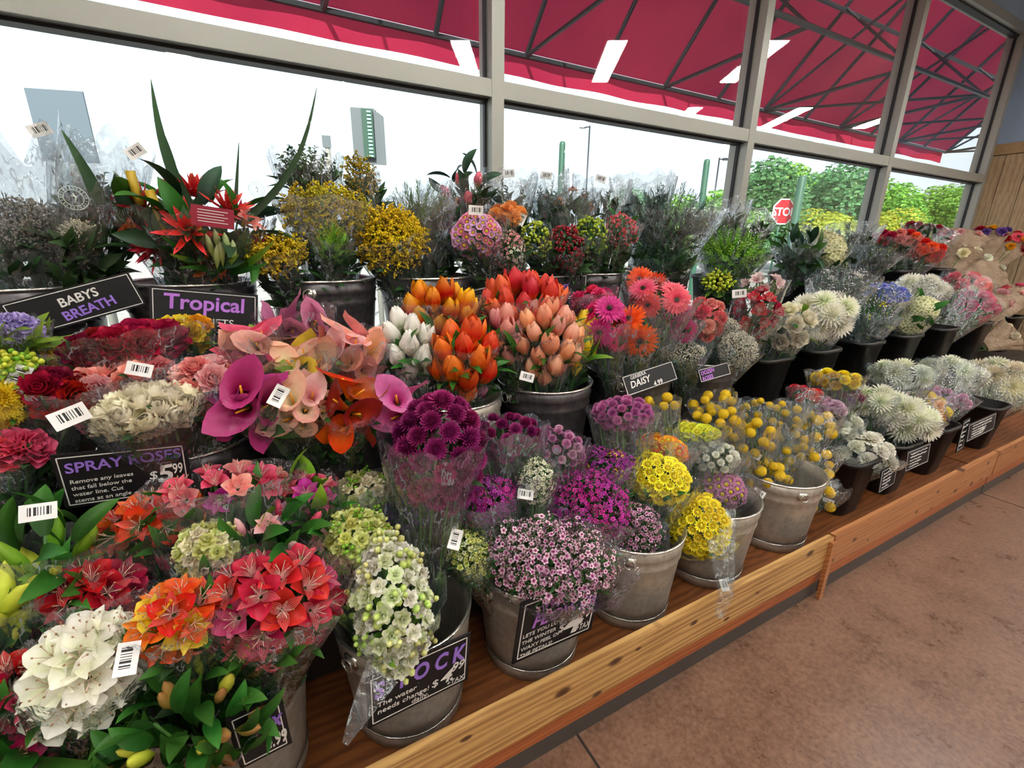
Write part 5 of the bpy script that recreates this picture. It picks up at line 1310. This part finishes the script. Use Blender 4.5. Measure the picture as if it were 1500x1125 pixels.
bq(C_, 'pink and lilac small flowered bouquet in the middle of the top step', 697, 345, 1.48, 42, 38, 'T4', [('button', [('#b05a98', '#e0a0d8', '#f0ccec'), ('#a02a5c', '#d86a94', '#f0b0c8')], 90, 1.15)], (34, .05, .014, M_LEAFD), ext=.35, tag=(697, 308, -4, 1.))
bq('wax_flower_bouquet', 'sparse green and white sprigged bouquet right of the pink one', 745, 368, 1.46, 28, 34, 'T4', [('wax', [PNK, WHT], 26, .75)], (60, .035, .008, M_LEAFD), ext=.2)
bq('tulip_bouquet', 'rosy tulip bouquet standing high against the window', 680, 272, 1.66, 34, 26, 'T4', [('tulip', [('#8a8a50', '#d8486c', '#ec7a94')], 5, 1.08), ('leaf', [GD], 10, .9)], (20, .08, .02, M_LEAFD), sleeve_on=1, ext=.3, tag=(704, 274, -6, 1.1, 0))
bq('carnation_bouquet', 'orange carnation bouquet beside the diamond shaped tag', 742, 316, 1.56, 26, 16, 'T4', [('carnation', [('#d86a20', '#f08a3c', '#f8b070')], 9, 1.03)], (20, .05, .014, M_LEAF), sleeve_on=1, ext=.4, tag=(764, 322, 65, .9))
H_ = 'hypericum_bouquet'
bq(H_, 'green berry bouquet left of the dark red berries', 785, 352, 1.46, 22, 28, 'T5', [('berries', ['#000000', '#a8bc3c', '#ffffff'], 16, .7)], (20, .05, .02, M_LEAFD), ext=.4)
bq(H_, 'dark red berry bouquet in a pointed sleeve', 828, 364, 1.44, 26, 34, 'T5', [('berries', ['#000000', '#8e1426', '#ffffff'], 24, .78)], (14, .05, .02, M_LEAFD), ext=.3, sleeve_on=1)
bq(H_, 'green berry bouquet right of the dark red berries', 864, 348, 1.47, 24, 32, 'T5', [('berries', ['#000000', '#9cb434', '#ffffff'], 20, .72)], (20, .05, .02, M_LEAFY), ext=.3)
bq(H_, 'pink red berry bouquet in the large clear sleeve', 908, 338, 1.50, 26, 24, 'T5', [('berries', ['#000000', '#d8444c', '#ffffff'], 18, .75), ('leaf', [G1], 6, .5)], (14, .05, .02, M_LEAF), ext=.8)
bq(H_, 'faded berry and bud bouquet at the window behind the berries', 828, 298, 1.62, 44, 24, 'T5', [('spray', [GG, GD], 18, .8), ('berries', ['#000000', '#a86a50', '#ffffff'], 7, .6), ('lilybud', [GD], 4, .6)], (24, .06, .02, M_LEAFD), sleeve_on=2, ext=.6)
E_ = 'eucalyptus_bouquet'
bq(E_, 'large blue grey feathery bouquet right of the berries', 975, 322, 1.54, 70, 54, 'T6', [('needle', [GG, ('#2c3c3e', '#44585a', '#6c8284'), GD], 92, 1.)], (60, .06, .014, M_LEAFG), sleeve_on=1, ext=.3)
bq(E_, 'dark green bouquet low beneath the blue grey foliage', 970, 375, 1.47, 48, 24, 'T6', [('spray', [GD], 34, .8)], (40, .06, .02, M_LEAFD), sleeve_on=1, ext=.2)
bq('greenery_bouquet', 'bright green fluffy bouquet above the crimson alstroemeria', 1072, 370, 1.50, 52, 38, 'U0', [('spray', [GY, ('#4f8a1e', '#71ad28', '#a8d13c')], 80, .75)], (60, .05, .022, M_LEAFY), ext=.2)
bq('freesia_bouquet', 'yellow green bud bouquet under the bright green one', 1052, 412, 1.36, 22, 16, 'U0', [('stockbud', [('#8aa81c', '#c8d82c', '#e8ec60')], 14, 1.43)], (20, .06, .016, M_LEAFY), ext=.2)
bq('hydrangea_bouquet', 'round cream hydrangea bouquet in dark leaves near the stop sign', 1214, 366, 1.52, 26, 24, 'U1', [('hydrangea', [('#a8b070', '#e6dcb4', '#f4eed6')], 3, 1.45)], (10, .09, .06, M_LEAFD), ext=.3, spread=.5, sleeve_on=1)
bq('greenery_bouquet', 'dark glossy leaf bouquet left of the cream hydrangea', 1168, 368, 1.54, 30, 26, 'U1', [('leaf', [GD, ('#24401c', '#31561f', '#4a7430')], 22, .9)], (10, .09, .05, M_LEAFD), ext=.6, sleeve_on=2)
bq(E_, 'dark green bouquet between hydrangea and red carnations', 1280, 372, 1.54, 32, 24, 'U2', [('spray', [('#24401c', '#3a5c2c', '#6a8a44'), GD], 40, .9)], (30, .06, .03, M_LEAFD), ext=.3, sleeve_on=2)
bq('carnation_bouquet', 'bright red carnation bouquet on the top step', 1350, 366, 1.52, 32, 18, 'U3', [('carnation', [('#b8101c', '#e8241c', '#f4503c')], 22, 1.26)], (14, .05, .02, M_LEAFD), ext=.2)
bq('carnation_bouquet', 'red and pink carnation bouquet left behind the bright red one', 1312, 348, 1.60, 32, 12, 'U3', [('carnation', [RED, COR, ('#b8101c', '#e8241c', '#f4503c')], 14, 1.15)], (14, .05, .02, M_LEAFD), ext=.3)
bq('carnation_bouquet', 'dark red carnation bouquet at the window behind the bright red one', 1362, 338, 1.68, 36, 9, 'U3', [('carnation', [BURG, CRIM], 12, 1.15)], (10, .05, .02, M_LEAFD), ext=.5)
bq(R, 'cream rose bouquet in brown paper on the top step', 1410, 372, 1.52, 26, 18, 'U4', [('rose', [CRM], 7, 1.)], (8, .05, .02, M_LEAF), sleeve_on=0, wrap=M_KRAFT, ext=0.55)
bq(R, 'brown paper bouquet behind the cream roses near the window end', 1412, 346, 1.66, 34, 12, 'U4', [('carnation', [CRM, PNK], 6, 1.15)], (8, .05, .02, M_LEAF), sleeve_on=0, wrap=M_KRAFT, ext=0.55)
bq(R, 'wide brown paper bouquet above the coral roses', 1452, 398, 1.46, 38, 16, 'U4', [('carnation', [CRM, GRNW], 7, 1.15)], (14, .05, .02, M_LEAFG), sleeve_on=0, wrap=M_KRAFT, ext=0.50)
bq('mixed_bouquet', 'mixed red yellow and pink bouquet at the right edge of the top step', 1480, 356, 1.50, 30, 20, 'U5', [('gerbera', [YEL, CRIM, ROSE], 9, .9), ('carnation', [CRIM, PPNK, YELO], 14, 1.15)], (14, .05, .02, M_LEAF), sleeve_on=0, wrap=M_KRAFT, ext=0.11)
bq('mixed_bouquet', 'purple red and yellow mixed bouquet before the plank wall', 1452, 340, 1.58, 26, 10, 'U5', [('carnation', [CRIM, VIO, YELO], 12, 1.15)], (10, .05, .02, M_LEAF), sleeve_on=0, wrap=M_KRAFT, ext=0.11)
# empty-looking sleeves standing at the window: bunches whose tall film tops catch the daylight
for px, py, rx, bkt, lb in ((652, 300, 30, 'T3', 'thin violet topped bunch in tall film behind the rosy tulips'), (745, 282, 34, 'T4', 'slim bunch in tall film just right of the first window upright'), (800, 285, 30, 'T5', 'slim bunch in tall film behind the green berries'),
                             (880, 290, 36, 'T5', 'slim bunch with a label sticking up behind the pink berries'), (940, 285, 40, 'T6', 'slim bunch in tall film left behind the blue grey foliage'), (1052, 312, 40, 'U0', 'slim bunch in tall film above the bright green bouquet'),
                             (1100, 330, 28, 'U0', 'slim bunch in tall film just below the second window upright'), (1186, 345, 24, 'U1', 'slim bunch in film under the stop sign'), (1250, 338, 34, 'U2', 'slim bunch in tall film left of the third window upright')):
    bq('greenery_bouquet', lb, px, py, 1.68, rx, 20, bkt, [('spray', [GG, GD], 6, .7)], (8, .05, .02, M_LEAFG), sleeve_on=2, ext=(.4 if px > 1150 else 1.3 if px < 1000 else .8), tag=(px, py-28, random.uniform(-25, 25), 1., 0) if px in (880, 745, 800) else None)
# the loose white tag on a film tail in front of the fourth bucket
def film_tail(par, pts_px, w0, w1, tag=None):
    g = Geo(); P = [at(*p) for p in pts_px]; n = len(P); pts = []; uv = []
    for j, p in enumerate(P):
        ww = w0+(w1-w0)*j/(n-1); d = (P[min(j+1, n-1)]-P[max(j-1, 0)]).normalized(); sd = d.cross((CAM-p).normalized()).normalized()
        for i in range(7):
            u = i/3-1; pts.append(p+sd*u*ww+(CAM-p).normalized()*(.012*sin(i*2.4+j)*ww*12)); uv.append((i/6, j/(n-1)))
    g.grid(pts, uv, 7, n); part(par, 'film_tail', g.mesh('film_tail', [M_CELLO_H]))
    if tag: card(par, tag[0], tag[1], tag[2], .022, .034, M_LABEL, 'barcode_label', tag[3], 'small white tag', False)
film_tail(mv, [(1052, 745, .80), (1056, 790, .74), (1060, 830, .70), (1063, 870, .67), (1052, 905, .66)], .05, .012, (1061, 857, .69, 8))
film_tail(sb, [(560, 985, .70), (530, 1040, .675), (505, 1090, .665)], .035, .006)
# ------------------------------------------------------------------ light
w = bpy.data.worlds.new('world'); SC.world = w; w.use_nodes = True
bg = w.node_tree.nodes['Background']; bg.inputs[0].default_value = (.84, .93, 1, 1); bg.inputs[1].default_value = SKY_E
sun = bpy.data.lights.new('sun', 'SUN'); sun.energy = 9; sun.angle = .02; sun.color = (1, .95, .85)
so = bpy.data.objects.new('sun', sun); COL.objects.link(so); so.rotation_euler = (radians(50), radians(-8), radians(-20))
SC.view_settings.view_transform = 'Standard'; SC.view_settings.look = 'None'; SC.view_settings.gamma = 1; SC.view_settings.exposure = EXPO
SC.view_settings.use_curve_mapping = False
SC.cycles.transparent_max_bounces = 28; SC.cycles.max_bounces = 7; SC.cycles.diffuse_bounces = 3; SC.cycles.glossy_bounces = 3; SC.cycles.transmission_bounces = 4
SC.cycles.caustics_reflective = False; SC.cycles.caustics_refractive = False; SC.cycles.sample_clamp_indirect = 6
